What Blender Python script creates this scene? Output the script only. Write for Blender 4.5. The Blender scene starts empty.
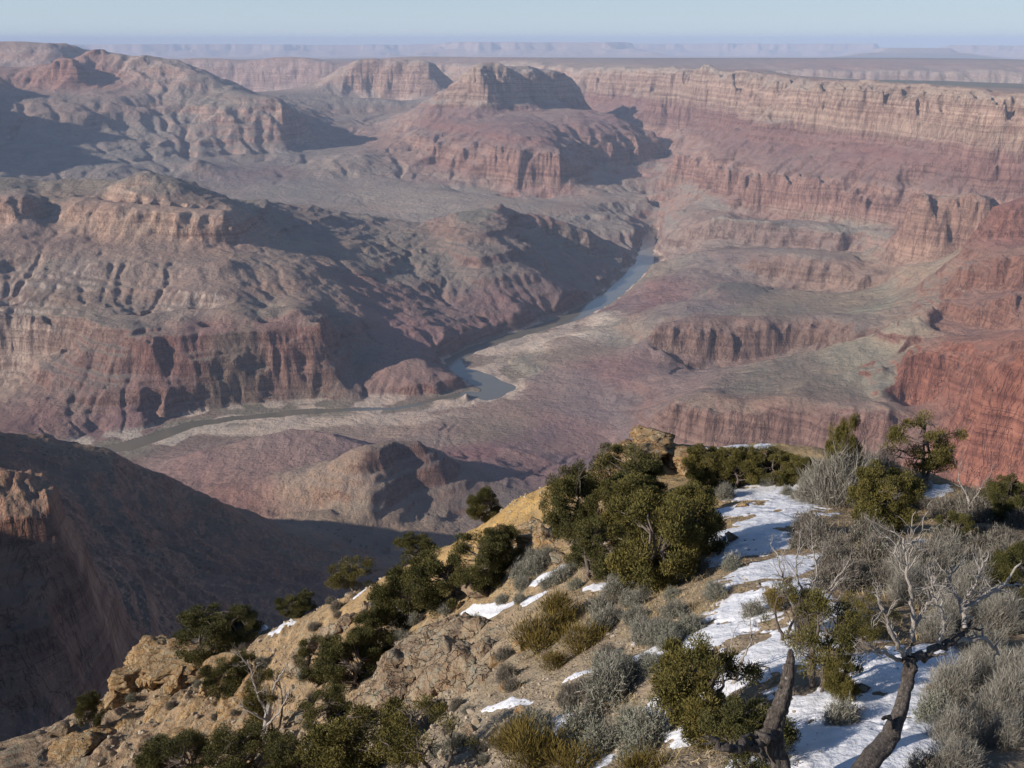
import bpy, math, random, os
GUL = float(os.environ.get("GUL", "1"))
DET = float(os.environ.get("DET", "1"))
import numpy as np
from mathutils import Vector, Matrix

# ------------------------------------------------------------------ camera, sky, sun, exposure
scene = bpy.context.scene
COL = scene.collection
FPX, CX, CY, HOR = 1000.0, 512.0, 384.0, 40.0
TH = math.atan((CY - HOR) / FPX)                     # how far the camera looks down
cam_data = bpy.data.cameras.new('camera')
cam_data.sensor_width = 36.0
cam_data.lens = 36.0 * FPX / 1024.0
cam_data.clip_start = 0.1
cam_data.clip_end = 400000.0
cam = bpy.data.objects.new('camera', cam_data)
COL.objects.link(cam)
cam.location = (0, 0, 0)
cam.rotation_euler = (math.pi / 2 - TH, 0, 0)
scene.camera = cam

SUN_EL = math.radians(23.0)
SUN_AZ = math.radians(-110.0)                        # clockwise from +Y: low in the west-south-west
world = bpy.data.worlds.new('World')
scene.world = world
world.use_nodes = True
wn, wl = world.node_tree.nodes, world.node_tree.links
for n in list(wn):
    wn.remove(n)
w_out = wn.new('ShaderNodeOutputWorld')
w_bg = wn.new('ShaderNodeBackground')
w_sky = wn.new('ShaderNodeTexSky')
w_sky.sky_type = 'NISHITA'
w_sky.sun_disc = False
w_sky.sun_elevation = SUN_EL
w_sky.sun_rotation = SUN_AZ
w_sky.altitude = 2200.0
w_sky.air_density = 1.0
w_sky.dust_density = 0.3
w_sky.ozone_density = 2.5
w_bg.inputs['Strength'].default_value = 0.08
# the pale band the sky shows near the horizon
w_tc = wn.new('ShaderNodeTexCoord')
w_sep = wn.new('ShaderNodeSeparateXYZ')
w_mr = wn.new('ShaderNodeMapRange')
w_mix = wn.new('ShaderNodeMix'); w_mix.data_type = 'RGBA'
wl.new(w_tc.outputs['Generated'], w_sep.inputs[0])
wl.new(w_sep.outputs[2], w_mr.inputs[0])
for _i, _v in enumerate((0.0, 0.30, 0.92, 0.0)): w_mr.inputs[_i + 1].default_value = _v
wl.new(w_mr.outputs[0], w_mix.inputs[0])
wl.new(w_sky.outputs[0], w_mix.inputs[6])
w_ramp = wn.new('ShaderNodeValToRGB')
w_ramp.color_ramp.elements[0].position = 0.0; w_ramp.color_ramp.elements[0].color = (5.4, 6.3, 7.0, 1)
w_ramp.color_ramp.elements[1].position = 0.10; w_ramp.color_ramp.elements[1].color = (3.3, 4.8, 6.4, 1)
wl.new(w_sep.outputs[2], w_ramp.inputs[0])
wl.new(w_ramp.outputs[0], w_mix.inputs[7])
wl.new(w_mix.outputs[2], w_bg.inputs[0])
wl.new(w_bg.outputs[0], w_out.inputs[0])

sun_data = bpy.data.lights.new('sun', 'SUN')
sun_data.energy = 4.1
sun_data.angle = math.radians(0.55)
sun_data.color = (1.0, 0.91, 0.81)
sun = bpy.data.objects.new('sun', sun_data)
COL.objects.link(sun)
sun_dir = Vector((math.sin(SUN_AZ) * math.cos(SUN_EL), math.cos(SUN_AZ) * math.cos(SUN_EL), math.sin(SUN_EL)))
sun.rotation_euler = sun_dir.to_track_quat('Z', 'Y').to_euler()
sun.location = sun_dir * 50

vs = scene.view_settings
vs.view_transform = 'Standard'
vs.look = 'None'
vs.exposure = 0.42
vs.gamma = 1.0
scene.cycles.use_denoising = True
scene.cycles.max_bounces = 6
scene.cycles.diffuse_bounces = 2
scene.cycles.glossy_bounces = 2
scene.cycles.transmission_bounces = 2
scene.cycles.volume_bounces = 1
scene.cycles.caustics_reflective = False
scene.cycles.caustics_refractive = False

# ------------------------------------------------------------------ small helpers
random.seed(7)
RNG = np.random.default_rng(7)

def link(o, parent=None):
    COL.objects.link(o)
    if parent is not None:
        o.parent = parent
    return o

def tag(o, label=None, category=None, group=None, kind=None):
    if label: o['label'] = label
    if category: o['category'] = category
    if group: o['group'] = group
    if kind: o['kind'] = kind
    return o

def kof(py):
    return math.tan(TH - math.atan((CY - py) / FPX))

def P(px, py, Y):
    """a point the photograph shows at (px, py), at forward distance Y metres"""
    v = (CY - py) / FPX
    dy = math.cos(TH) + v * math.sin(TH)
    dz = -math.sin(TH) + v * math.cos(TH)
    return ((px - CX) / FPX * Y / dy, Y, dz * Y / dy)

# ------------------------------------------------------------------ noise
_perm = np.random.default_rng(11).permutation(4096).astype(np.int64)
_ga = np.random.default_rng(12).random(4096) * 2 * np.pi
_gx, _gy = np.cos(_ga).astype(np.float32), np.sin(_ga).astype(np.float32)
_rnd = np.random.default_rng(13).random((4096, 2)).astype(np.float32)

def _hash(ix, iy, seed=0):
    return _perm[(_perm[(ix + seed * 131) & 4095] + iy) & 4095]

def pnoise(x, y, seed=0):
    xf, yf = np.floor(x), np.floor(y)
    ix, iy = xf.astype(np.int64), yf.astype(np.int64)
    fx, fy = (x - xf).astype(np.float32), (y - yf).astype(np.float32)
    u = fx * fx * fx * (fx * (fx * 6 - 15) + 10)
    v = fy * fy * fy * (fy * (fy * 6 - 15) + 10)
    def g(dx, dy):
        h = _hash(ix + dx, iy + dy, seed)
        return _gx[h] * (fx - dx) + _gy[h] * (fy - dy)
    a, b, c, d = g(0, 0), g(1, 0), g(0, 1), g(1, 1)
    return ((a + (b - a) * u) * (1 - v) + (c + (d - c) * u) * v) * 1.5

def fbm(x, y, octaves=4, seed=0, gain=0.5, lac=2.03):
    s, a = 0.0, 1.0
    for o in range(octaves):
        s = s + a * pnoise(x, y, seed + o * 7)
        x, y, a = x * lac + 13.7, y * lac - 7.3, a * gain
    return s

def ridged(x, y, octaves=4, seed=0, gain=0.5, lac=2.03):
    s, a = 0.0, 1.0
    for o in range(octaves):
        s = s + a * (1 - 2 * np.abs(pnoise(x, y, seed + o * 7)))
        x, y, a = x * lac + 13.7, y * lac - 7.3, a * gain
    return s

def sstep(a, b, x):
    t = np.clip((x - a) / (b - a), 0, 1)
    return t * t * (3 - 2 * t)

def rbf_fit(pts, smooth=0.0):
    p = np.asarray(pts, float)
    xy, z = p[:, :2], p[:, 2:]
    n = len(p)
    c = xy.mean(0); s = xy.std() + 1e-9
    q = (xy - c) / s
    d = np.sqrt(((q[:, None] - q[None]) ** 2).sum(-1))
    A = np.zeros((n + 3, n + 3))
    A[:n, :n] = d - np.eye(n) * (smooth + 1e-7)
    A[:n, n] = 1; A[:n, n + 1:n + 3] = q
    A[n:, :n] = A[:n, n:].T
    b = np.zeros((n + 3, z.shape[1])); b[:n] = z
    return q, np.linalg.solve(A, b), c, s

def rbf_eval(f, X, Y, N=16384):
    q, w, c, s = f
    n = len(q)
    x = ((X.ravel() - c[0]) / s).astype(np.float32)
    y = ((Y.ravel() - c[1]) / s).astype(np.float32)
    qq, ww = q.astype(np.float32), w.astype(np.float32)
    out = np.empty((len(x), w.shape[1]), np.float32)
    for i in range(0, len(x), N):
        a, b = x[i:i + N, None], y[i:i + N, None]
        d = np.sqrt((a - qq[:, 0]) ** 2 + (b - qq[:, 1]) ** 2)
        out[i:i + N] = d @ ww[:n] + ww[n] + a * ww[n + 1] + b * ww[n + 2]
    return out.reshape(X.shape + (w.shape[1],))

def grid_sample(G, fi, fj):
    """bilinear lookup in G at fractional rows fi, columns fj"""
    fi = np.clip(fi, 0, G.shape[0] - 1.001); fj = np.clip(fj, 0, G.shape[1] - 1.001)
    i, j = fi.astype(np.int64), fj.astype(np.int64)
    a, b = (fi - i).astype(np.float32), (fj - j).astype(np.float32)
    if G.ndim == 3:
        a, b = a[..., None], b[..., None]
    return (G[i, j] * (1 - a) * (1 - b) + G[i + 1, j] * a * (1 - b)
            + G[i, j + 1] * (1 - a) * b + G[i + 1, j + 1] * a * b)

def blur(Z, n, times=2):
    """box blur of half width n, along both directions"""
    for _ in range(times):
        for ax in (0, 1):
            pad = [(n + 1, n), (0, 0)] if ax == 0 else [(0, 0), (n + 1, n)]
            c = np.cumsum(np.pad(Z.astype(np.float64), pad, mode='edge'), axis=ax)
            m = Z.shape[ax]
            hi = np.take(c, np.arange(2 * n + 1, 2 * n + 1 + m), axis=ax); lo = np.take(c, np.arange(0, m), axis=ax)
            Z = ((hi - lo) / (2 * n + 1)).astype(np.float32)
    return Z

def erode(Z, cell, rounds=12, drops=160000, life=110, K=.10, diff=.06, seed=5, keep=None):
    """rain runs down the slopes and cuts them: cell is the local mesh size in metres"""
    rng = np.random.default_rng(seed)
    h, w = Z.shape
    Z0 = Z.copy()
    for r in range(rounds):
        q = Z / cell                                        # height in cells, so slopes are plain numbers
        g0, g1 = np.gradient(q)
        G = np.stack([g0, g1], -1)
        # q is scaled by the local cell; take the scaling's own slope out again
        G[..., 0] += q * np.gradient(np.log(cell), axis=0)
        G = G.astype(np.float32)
        n = drops
        i = rng.random(n).astype(np.float32) * (h - 3) + 1
        j = rng.random(n).astype(np.float32) * (w - 3) + 1
        di = np.zeros(n, np.float32); dj = np.zeros(n, np.float32)
        N = np.zeros(h * w, np.float32); acc = []
        for s in range(life):
            ii, jj = i.astype(np.int32), j.astype(np.int32)
            fi, fj = (i - ii)[:, None], (j - jj)[:, None]
            k = ii * w + jj
            Gf = G.reshape(-1, 2)
            g = (Gf[k] * (1 - fi) + Gf[k + w] * fi) * (1 - fj) + (Gf[k + 1] * (1 - fi) + Gf[k + w + 1] * fi) * fj
            di = di * .35 - g[:, 0]; dj = dj * .35 - g[:, 1]
            l = np.sqrt(di * di + dj * dj)
            ok = l > .012
            di = np.where(ok, di / (l + 1e-6), 0); dj = np.where(ok, dj / (l + 1e-6), 0)
            acc.append(k)
            if len(acc) == 10 or s == life - 1:
                N += np.bincount(np.concatenate(acc), minlength=h * w); acc = []
            i = i + di; j = j + dj
            ok &= (i > 1) & (i < h - 3) & (j > 1) & (j < w - 3)
            i, j, di, dj = i[ok], j[ok], di[ok], dj[ok]
        N = N.reshape(h, w)
        N = N * .5 + blur(N, 1, 1) * .5
        N /= N.mean()
        S = np.hypot(G[..., 0], G[..., 1])
        cut = np.minimum(K * np.sqrt(N), .5) * np.minimum(S, 1.3) * cell
        cut = cut - blur(cut, 14, 1) * .93                  # the slope as a whole keeps its height
        Z = Z - (cut if keep is None else cut * keep)
        lap = (np.roll(Z, 1, 0) + np.roll(Z, -1, 0) + np.roll(Z, 1, 1) + np.roll(Z, -1, 1) - 4 * Z)
        lap[0] = lap[-1] = 0; lap[:, 0] = lap[:, -1] = 0
        Z = Z + diff * lap * (1 if keep is None else keep)
    return Z

def grid_mesh(name, X, Y, Z, mat, attrs=None, smooth=True):
    nr, nc = X.shape
    me = bpy.data.meshes.new(name)
    co = np.stack([X, Y, Z], -1).reshape(-1, 3).astype(np.float32)
    idx = np.arange(nr * nc, dtype=np.int32).reshape(nr, nc)
    q = np.stack([idx[:-1, :-1], idx[:-1, 1:], idx[1:, 1:], idx[1:, :-1]], -1).reshape(-1, 4)
    me.vertices.add(len(co)); me.vertices.foreach_set('co', co.ravel())
    me.loops.add(q.size); me.loops.foreach_set('vertex_index', q.ravel())
    me.polygons.add(len(q))
    me.polygons.foreach_set('loop_start', np.arange(0, q.size, 4, dtype=np.int32))
    me.polygons.foreach_set('use_smooth', np.full(len(q), smooth))
    me.update(calc_edges=True)
    for k, a in (attrs or {}).items():
        if a.ndim == 3:
            at = me.attributes.new(k, 'FLOAT_COLOR', 'POINT')
            c4 = np.ones((nr * nc, 4), np.float32); c4[:, :3] = a.reshape(-1, 3)
            at.data.foreach_set('color', c4.ravel())
        else:
            at = me.attributes.new(k, 'FLOAT', 'POINT')
            at.data.foreach_set('value', a.ravel().astype(np.float32))
    me.materials.append(mat)
    o = bpy.data.objects.new(name, me)
    return link(o)

# ------------------------------------------------------------------ material helpers
class MT:
    def __init__(self, name, rough=0.9, spec=0.2):
        self.m = bpy.data.materials.new(name)
        self.m.use_nodes = True
        self.n, self.l = self.m.node_tree.nodes, self.m.node_tree.links
        self.b = self.n['Principled BSDF']
        self.b.inputs['Roughness'].default_value = rough
        self.b.inputs['Specular IOR Level'].default_value = spec
    def new(self, t, **kw):
        n = self.n.new(t)
        for k, v in kw.items():
            setattr(n, k, v)
        return n
    def set(self, sock, v):
        if isinstance(v, bpy.types.NodeSocket):
            self.l.new(v, sock)
        else:
            sock.default_value = v
    def attr(self, name):
        return self.new('ShaderNodeAttribute', attribute_name=name)
    def noise(self, scale, detail=4, rough=0.55, vec=None, dist=0.0):
        n = self.new('ShaderNodeTexNoise')
        n.inputs['Scale'].default_value = scale
        n.inputs['Detail'].default_value = detail
        n.inputs['Roughness'].default_value = rough
        n.inputs['Distortion'].default_value = dist
        if vec is not None: self.l.new(vec, n.inputs['Vector'])
        return n.outputs['Fac']
    def math(self, op, a, b=0.0, c=0.0, clamp=False):
        n = self.new('ShaderNodeMath', operation=op, use_clamp=clamp)
        self.set(n.inputs[0], a); self.set(n.inputs[1], b); self.set(n.inputs[2], c)
        return n.outputs[0]
    def ramp(self, fac, stops, interp='LINEAR'):
        n = self.new('ShaderNodeValToRGB')
        cr = n.color_ramp; cr.interpolation = interp
        while len(cr.elements) < len(stops): cr.elements.new(0.5)
        for e, (p, c) in zip(cr.elements, stops):
            e.position = p; e.color = (c[0], c[1], c[2], 1) if not isinstance(c, float) else (c, c, c, 1)
        self.l.new(fac, n.inputs[0])
        return n.outputs[0]
    def mix(self, fac, a, b, mode='MIX'):
        n = self.new('ShaderNodeMix', data_type='RGBA', blend_type=mode)
        for s, v in ((n.inputs[0], fac), (n.inputs[6], a), (n.inputs[7], b)):
            if isinstance(v, tuple): v = (v[0], v[1], v[2], 1)
            self.set(s, v)
        return n.outputs[2]
    def maprange(self, v, a, b, c=0.0, d=1.0):
        n = self.new('ShaderNodeMapRange')
        self.l.new(v, n.inputs[0])
        for i, x in enumerate((a, b, c, d)): n.inputs[i + 1].default_value = x
        return n.outputs[0]
    def mapping(self, vec, scale):
        n = self.new('ShaderNodeMapping')
        n.inputs['Scale'].default_value = scale
        self.l.new(vec, n.inputs[0])
        return n.outputs[0]
    def bump(self, h, dist, strength=1.0, normal=None):
        n = self.new('ShaderNodeBump')
        n.inputs['Distance'].default_value = dist
        n.inputs['Strength'].default_value = strength
        self.l.new(h, n.inputs['Height'])
        if normal is not None: self.l.new(normal, n.inputs['Normal'])
        return n.outputs[0]
    def base(self, c):
        self.set(self.b.inputs['Base Color'], c if not isinstance(c, tuple) else (c[0], c[1], c[2], 1))
    def normal(self, nrm):
        self.l.new(nrm, self.b.inputs['Normal'])

# ------------------------------------------------------------------ the canyon: survey of ridges, cliffs and valleys
FT = []                                  # x, y, z of surveyed points

def L(*pts, step=16.0):
    """a ridge, valley or slope line through (column, row, forward km) sightings"""
    for a, b in zip(pts[:-1], pts[1:]):
        n = max(1, int(math.hypot(b[0] - a[0], (b[1] - a[1]) * 2) / step))
        A, B = P(a[0], a[1], a[2] * 1000), P(b[0], b[1], b[2] * 1000)
        for i in range(n):
            t = i / n
            FT.append(tuple(A[k] + (B[k] - A[k]) * t for k in range(3)))
    FT.append(P(pts[-1][0], pts[-1][1], pts[-1][2] * 1000))

def CL(run, *pts, back=(.5, 1.6)):
    """a cliff: (column, row of its top, row of its foot, forward km of its top)"""
    L(*[(p[0], p[1], p[3]) for p in pts])
    run = run * .62
    L(*[(p[0], p[2], p[3] - run) for p in pts])
    if back:                                           # the ground levels off behind the brink
        dense = [tuple(a[k] + (b[k] - a[k]) * t / 3 for k in range(4)) for a, b in zip(pts[:-1], pts[1:]) for t in range(3)] if len(back) > 2 else []
        for p in dense + list(pts):
            a = P(p[0], p[1], p[3] * 1000)
            for m in back:
                k = 1 + run * m / p[3]
                FT.append((a[0] * k, a[1] * k, a[2] - (run * m * 25 if m > 3 else -3 * m)))

def H(px, Y, Z):
    """a hidden spot: column, forward km, height"""
    v = P(px, 300, Y * 1000)
    FT.append((v[0], v[1], Z))

# near shaded slope on the left, its crest and the ravine below
L((-120, 430, 2.35), (0, 438, 2.2), (59, 443, 2.15), (88, 456, 2.1), (105, 450, 2.15), (118, 452, 2.15), (150, 465, 2.2),
  (185, 485, 2.25), (218, 502, 2.3), (250, 517, 2.35), (290, 521, 2.45), (340, 531, 2.5), (390, 546, 2.5))
for c in (-120, 0, 60, 118, 160, 218): H(c, 2.75, -1330)
for c in (0, 60, 118): H(c, 2.45, -1130)
L((-60, 476, 1.08), (0, 477, 1.05), (35, 478, 1.05), (60, 486, 1.04), (72, 505, 1.0))
L((-60, 560, .9), (0, 556, .92), (40, 550, .93), (72, 536, .95))
L((-60, 710, .81), (0, 700, .82), (50, 672, .85), (86, 640, .89))
L((84, 520, 1.06), (96, 560, 1.02), (104, 620, .95))
H(0, 1.25, -640); H(60, 1.25, -700); H(-80, 1.3, -640)
L((60, 742, .8), (120, 682, .95), (170, 622, 1.2), (230, 592, 1.5), (300, 577, 1.8), (380, 570, 2.1))
L((120, 560, 1.55), (170, 560, 1.62), (250, 562, 1.85))
L((100, 500, 1.85), (150, 520, 1.9), (200, 535, 2.0))
L((0, 500, 1.6), (60, 515, 1.55)); 
for c, z in ((-100, -430), (0, -420), (150, -430), (300, -450), (450, -450), (600, -450), (800, -460), (1000, -460), (1150, -440)):
    H(c, .33, z)
for c, z in ((250, -760), (400, -820), (550, -860), (700, -880), (850, -880), (1000, -860), (1150, -830)):
    H(c, 1.1, z)
for c, z in ((450, -1250), (600, -1270), (750, -1260), (900, -1200), (1050, -1150)):
    H(c, 2.1, z)

# red hills in front of the river
L((150, 458, 3.35), (210, 447, 3.3), (260, 437, 3.3), (300, 430, 3.3), (318, 432, 3.25), (340, 440, 3.2), (362, 447, 3.18))
L((200, 487, 2.95), (240, 474, 3.02), (300, 462, 3.05))
L((205, 497, 2.85), (250, 483, 2.85), (300, 468, 2.85), (340, 453, 2.85), (372, 444, 2.85), (385, 448, 2.85), (400, 442, 2.9), (420, 434, 2.95),
  (428, 440, 2.98), (440, 448, 3.0), (470, 464, 3.02), (500, 480, 2.96), (530, 496, 2.86), (548, 508, 2.75))
L((260, 512, 2.68), (300, 508, 2.68), (340, 500, 2.7), (375, 490, 2.7))
L((425, 500, 2.76), (462, 513, 2.74), (500, 516, 2.72))
L((412, 452, 2.9), (402, 470, 2.84), (392, 488, 2.74), (378, 508, 2.64), (345, 524, 2.57))
L((430, 535, 2.55), (480, 535, 2.55))
L((540, 474, 3.1), (600, 482, 3.0))
H(400, 3.15, -1345); H(340, 3.05, -1330); H(430, 3.3, -1395); H(470, 3.3, -1400)
for row in (((150, 449), (200, 444), (240, 438), (262, 434)), ((160, 442), (220, 432), (300, 424), (360, 420), (400, 419)), ((380, 430), (420, 424)), ((420, 411), (450, 407), (475, 407)), ((60, 450), (100, 447))):
    L(*[(c, r, 1446 / kof(r) / 1000) for c, r in row])
for c in (180, 220, 260, 300, 340): H(c, 3.42, -1432)
L(*[(c, r, Z_ / kof(r) / 1000) for c, r, Z_ in ((653, 232, 1440), (662, 216, 1420), (675, 204, 1390), (688, 194, 1350))])
# right bank flats and low red hills
L((520, 402, 3.92), (560, 420, 3.72), (620, 440, 3.5), (700, 452, 3.3))
L((460, 420, 3.75), (480, 440, 3.46), (520, 455, 3.27))
L((380, 424, 3.72), (440, 428, 3.62))
L((535, 380, 4.2), (600, 390, 4.02), (650, 402, 3.75))
L((540, 358, 4.45), (600, 360, 4.38), (650, 365, 4.2), (690, 385, 3.75))
L((560, 340, 4.75), (600, 332, 4.93), (640, 340, 4.75), (664, 352, 4.36))
L((610, 312, 5.3), (640, 303, 5.5), (690, 300, 5.4))
L((650, 290, 5.75), (680, 270, 6.0), (700, 262, 6.1))
H(700, 2.9, -1330); H(800, 2.9, -1300); H(900, 2.8, -1240)
# right hand benches
CL(.035, (679, 403, 430, 3.45), (700, 406, 434, 3.4), (754, 413, 441, 3.3), (822, 415, 443, 3.2), (870, 413, 441, 3.12), (896, 412, 440, 3.08))
L((700, 450, 3.1), (760, 462, 2.95), (850, 460, 2.9))
L((690, 392, 3.62), (754, 367, 3.85), (820, 350, 3.9), (870, 338, 3.85), (902, 330, 3.8), (947, 296, 3.95))
L((740, 395, 3.5), (800, 385, 3.5), (850, 372, 3.55), (900, 366, 3.5))
L((870, 372, 3.62), (862, 388, 3.42), (858, 404, 3.25)); L((835, 378, 3.58), (830, 400, 3.28)); L((848, 384, 3.47), (846, 400, 3.26))
H(760, 4.15, -1320); H(830, 4.15, -1300); H(700, 4.1, -1350)
CL(.04, (664, 328, 352, 4.45), (735, 330, 354, 4.4), (790, 324, 348, 4.42), (811, 322, 345, 4.4), (860, 332, 350, 4.2))
L((690, 318, 4.75), (760, 314, 4.75), (830, 312, 4.7), (900, 305, 4.6))
L((700, 300, 5.05), (735, 281, 5.4), (780, 290, 5.25), (840, 293, 5.05), (900, 288, 4.95))
CL(.05, (762, 258, 275, 5.9), (800, 262, 279, 5.75), (849, 267, 284, 5.6), (890, 279, 293, 5.3))
L((700, 250, 6.4), (770, 246, 6.3), (850, 250, 6.1), (905, 255, 5.6))
CL(.06, (655, 236, 248, 7.3), (690, 233, 246, 7.1), (717, 222, 237, 6.95), (796, 228, 243, 6.75), (864, 239, 252, 6.4))
L((640, 224, 7.7), (670, 215, 7.9), (700, 210, 7.7), (731, 212, 7.4))
L((640, 205, 8.4), (665, 192, 8.6), (690, 188, 8.4))
# tall wall on the right, from its rim down
CL(.28, (600, 68, 98, 13.9), (640, 68.5, 100, 13.1), (660, 69, 98, 12.5), (700, 72, 108, 11.2), (756, 76, 124, 9.9), (802, 81.5, 130, 8.5),
   (859, 85, 133, 7.8), (923, 89, 138, 7.2), (973, 92, 143, 6.8), (1015, 97.5, 147, 6.4), (1090, 101, 150, 6.2), (1200, 104, 152, 6.2), back=(.5, 1.6, 3.5, 6.5))
CL(.16, (662, 145, 160, 10.6), (688, 153, 173, 9.1), (720, 160, 192, 8.3), (749, 172, 207, 7.7), (800, 176, 214, 7.3), (860, 186, 221, 6.9),
   (915, 192, 221, 6.55), (985, 200, 226, 6.15), (1050, 205, 235, 6.0))
L((800, 150, 7.85), (860, 158, 7.15), (923, 165, 6.75), (1000, 172, 6.3))
L((720, 222, 7.2), (800, 219, 7.0), (870, 226, 6.6), (905, 235, 6.2))
CL(.08, (918, 199, 236, 5.6), (930, 196, 240, 5.55), (960, 197, 242, 5.5), (992, 198, 240, 5.4), (998, 206, 236, 5.4))
H(955, 5.85, -980); H(1000, 5.7, -960); H(1040, 5.4, -930)
L((900, 262, 5.2), (935, 262, 5.0), (960, 262, 4.85))
# red buttresses at the right edge
CL(.12, (1002, 212, 240, 4.65), (1024, 205, 238, 4.6), (1100, 195, 235, 4.6))
L((994, 242, 4.55), (965, 262, 4.5), (952, 285, 4.3), (940, 320, 3.95))
CL(.05, (972, 262, 290, 4.2), (1000, 258, 288, 4.05), (1024, 256, 288, 3.95), (1100, 250, 285, 3.9))
L((945, 325, 3.85),)
CL(.06, (965, 300, 318, 3.9), (990, 298, 320, 3.8), (1024, 294, 318, 3.68), (1100, 290, 316, 3.6))
CL(.10, (912, 356, 415, 3.40), (925, 350, 417, 3.4), (945, 352, 419, 3.3), (970, 362, 421, 3.15), (1000, 350, 420, 3.05), (1040, 340, 410, 3.0))
L((885, 402, 3.28), (893, 382, 3.44), (903, 358, 3.6), (912, 342, 3.75))
L((930, 338, 3.62), (970, 335, 3.45), (1024, 330, 3.3))
CL(.11, (962, 418, 474, 2.75), (980, 384, 480, 2.65), (1000, 374, 490, 2.55), (1024, 370, 500, 2.48), (1100, 362, 500, 2.4))
L((955, 440, 2.78), (945, 470, 2.7))
H(975, 2.95, -1080); H(1024, 2.85, -960)

# left bank: lower cliff, side spurs
CL(.32, (150, 339, 420, 4.0), (164, 341, 420, 4.0), (219, 331, 414, 4.08), (273, 324, 410, 4.15), (328, 318, 407, 4.2))
L((328, 319, 4.22), (336, 345, 4.22), (345, 375, 4.12), (352, 398, 3.99))
L((60, 338, 4.2), (92, 331, 4.12), (137, 337, 4.06))
L((137, 340, 4.02), (110, 370, 3.95), (80, 400, 3.8), (50, 425, 3.62), (30, 445, 3.42))
L((150, 360, 3.98), (145, 395, 3.82), (152, 425, 3.68))
L((175, 362, 3.99), (168, 400, 3.82))
L((60, 362, 4.08), (52, 385, 3.98), (20, 400, 3.95), (-20, 405, 4.0))
L((0, 430, 3.52), (-60, 425, 3.6)); L((0, 415, 3.7), (-60, 400, 3.9))
L((80, 444, 3.52), (110, 432, 3.66))
CL(.1, (-60, 300, 350, 4.35), (0, 303, 358, 4.32), (16, 310, 360, 4.28))
L((26, 350, 4.26), (55, 350, 4.2), (75, 352, 4.12))
L((370, 367, 4.22), (385, 357, 4.32), (400, 352, 4.36), (440, 358, 4.3), (458, 368, 4.2), (470, 380, 4.08))
L((372, 401, 4.0), (430, 393, 4.09), (462, 386, 4.15)); L((400, 378, 4.12), (440, 380, 4.1))
L((355, 345, 4.4), (362, 375, 4.16), (364, 398, 4.0))
# bench and main slope of the left ridge
L((0, 286, 4.5), (60, 288, 4.48), (130, 293, 4.48), (178, 291, 4.48), (219, 291, 4.44)); 
L((120, 315, 4.25), (180, 312, 4.25), (240, 306, 4.28), (290, 310, 4.26))
L((219, 291, 4.44), (240, 298, 4.4), (280, 312, 4.28), (310, 316, 4.23))
L((240, 280, 4.62), (280, 276, 4.78), (300, 278, 4.82), (318, 300, 4.55), (330, 315, 4.35))
CL(.07, (-60, 198, 218, 5.15), (0, 198, 218, 5.1), (35, 198, 219, 5.1), (51, 206, 225, 5.2), (78, 202, 221, 5.15), (129, 207, 226, 5.1), (188, 213, 233, 5.08), (230, 216, 238, 5.1), back=(.6, 2.0, 5))
L((0, 250, 4.75), (60, 255, 4.75), (130, 258, 4.74), (190, 260, 4.75), (235, 262, 4.75))
L((0, 305, 4.34), (40, 312, 4.3), (70, 322, 4.22))
L((236, 218, 5.12), (245, 212, 5.35), (266, 206, 5.9), (310, 207, 6.3), (352, 211, 6.5), (391, 218, 6.6), (419, 221, 6.5), (447, 216, 6.5),
  (458, 211, 6.4), (476, 211, 6.4), (490, 208, 6.45), (505, 203, 6.5), (531, 214, 6.6), (556, 216, 6.7), (580, 228, 6.76), (603, 236, 6.8), (620, 244, 6.85))
L((240, 240, 5.1), (255, 245, 5.1), (275, 240, 5.35), (300, 236, 5.6), (340, 238, 5.75), (362, 240, 5.75))
L((250, 262, 4.85), (300, 268, 4.95), (340, 262, 5.2))
L((-60, 176, 5.75), (0, 175, 5.7), (31, 175, 5.7), (50, 180, 5.65), (78, 171, 5.7), (100, 176, 5.65), (117, 180, 5.6), (135, 176, 5.52), (147, 169.5, 5.5), (158, 171, 5.5),
  (172, 177, 5.5), (203, 188, 5.5), (234, 198, 5.6), (262, 205, 5.9))
L((0, 188, 5.35), (60, 192, 5.35), (100, 192, 5.35), (160, 196, 5.3), (210, 205, 5.3))
for c in (-60, 0, 80, 150, 220): H(c, 6.1, -930)
for c in (-60, 0, 80, 150, 220, 300, 360): H(c, 7.1, -1170)
# spurs and gullies from the dark crest to the river
L((372, 240, 5.72), (380, 262, 5.4), (395, 300, 4.98), (405, 325, 4.7), (412, 345, 4.5))
L((372, 240, 5.72), (345, 262, 5.25), (350, 290, 4.85), (358, 320, 4.5))
L((330, 300, 4.62), (345, 335, 4.35), (350, 348, 4.3))
L((395, 225, 6.3), (402, 250, 5.75), (420, 290, 5.2), (445, 335, 4.72))
L((430, 232, 6.1), (440, 250, 5.85), (468, 290, 5.35), (492, 318, 5.05))
L((425, 305, 4.98), (440, 318, 4.88), (455, 338, 4.68))
L((465, 222, 6.1), (475, 250, 5.75), (510, 290, 5.35), (530, 312, 5.15))
L((505, 203, 6.5), (515, 225, 6.25), (540, 265, 5.85), (570, 300, 5.45))
L((531, 214, 6.6), (565, 250, 6.3), (600, 280, 6.05)); L((531, 250, 6.15), (560, 275, 5.95), (590, 297, 5.6))
CL(.06, (520, 213, 232, 6.55), (556, 217, 240, 6.6), (590, 232, 252, 6.65), (605, 238, 256, 6.7))
L((575, 255, 6.3), (610, 268, 6.3), (630, 272, 6.35))
L((380, 335, 4.55), (395, 350, 4.4))
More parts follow.
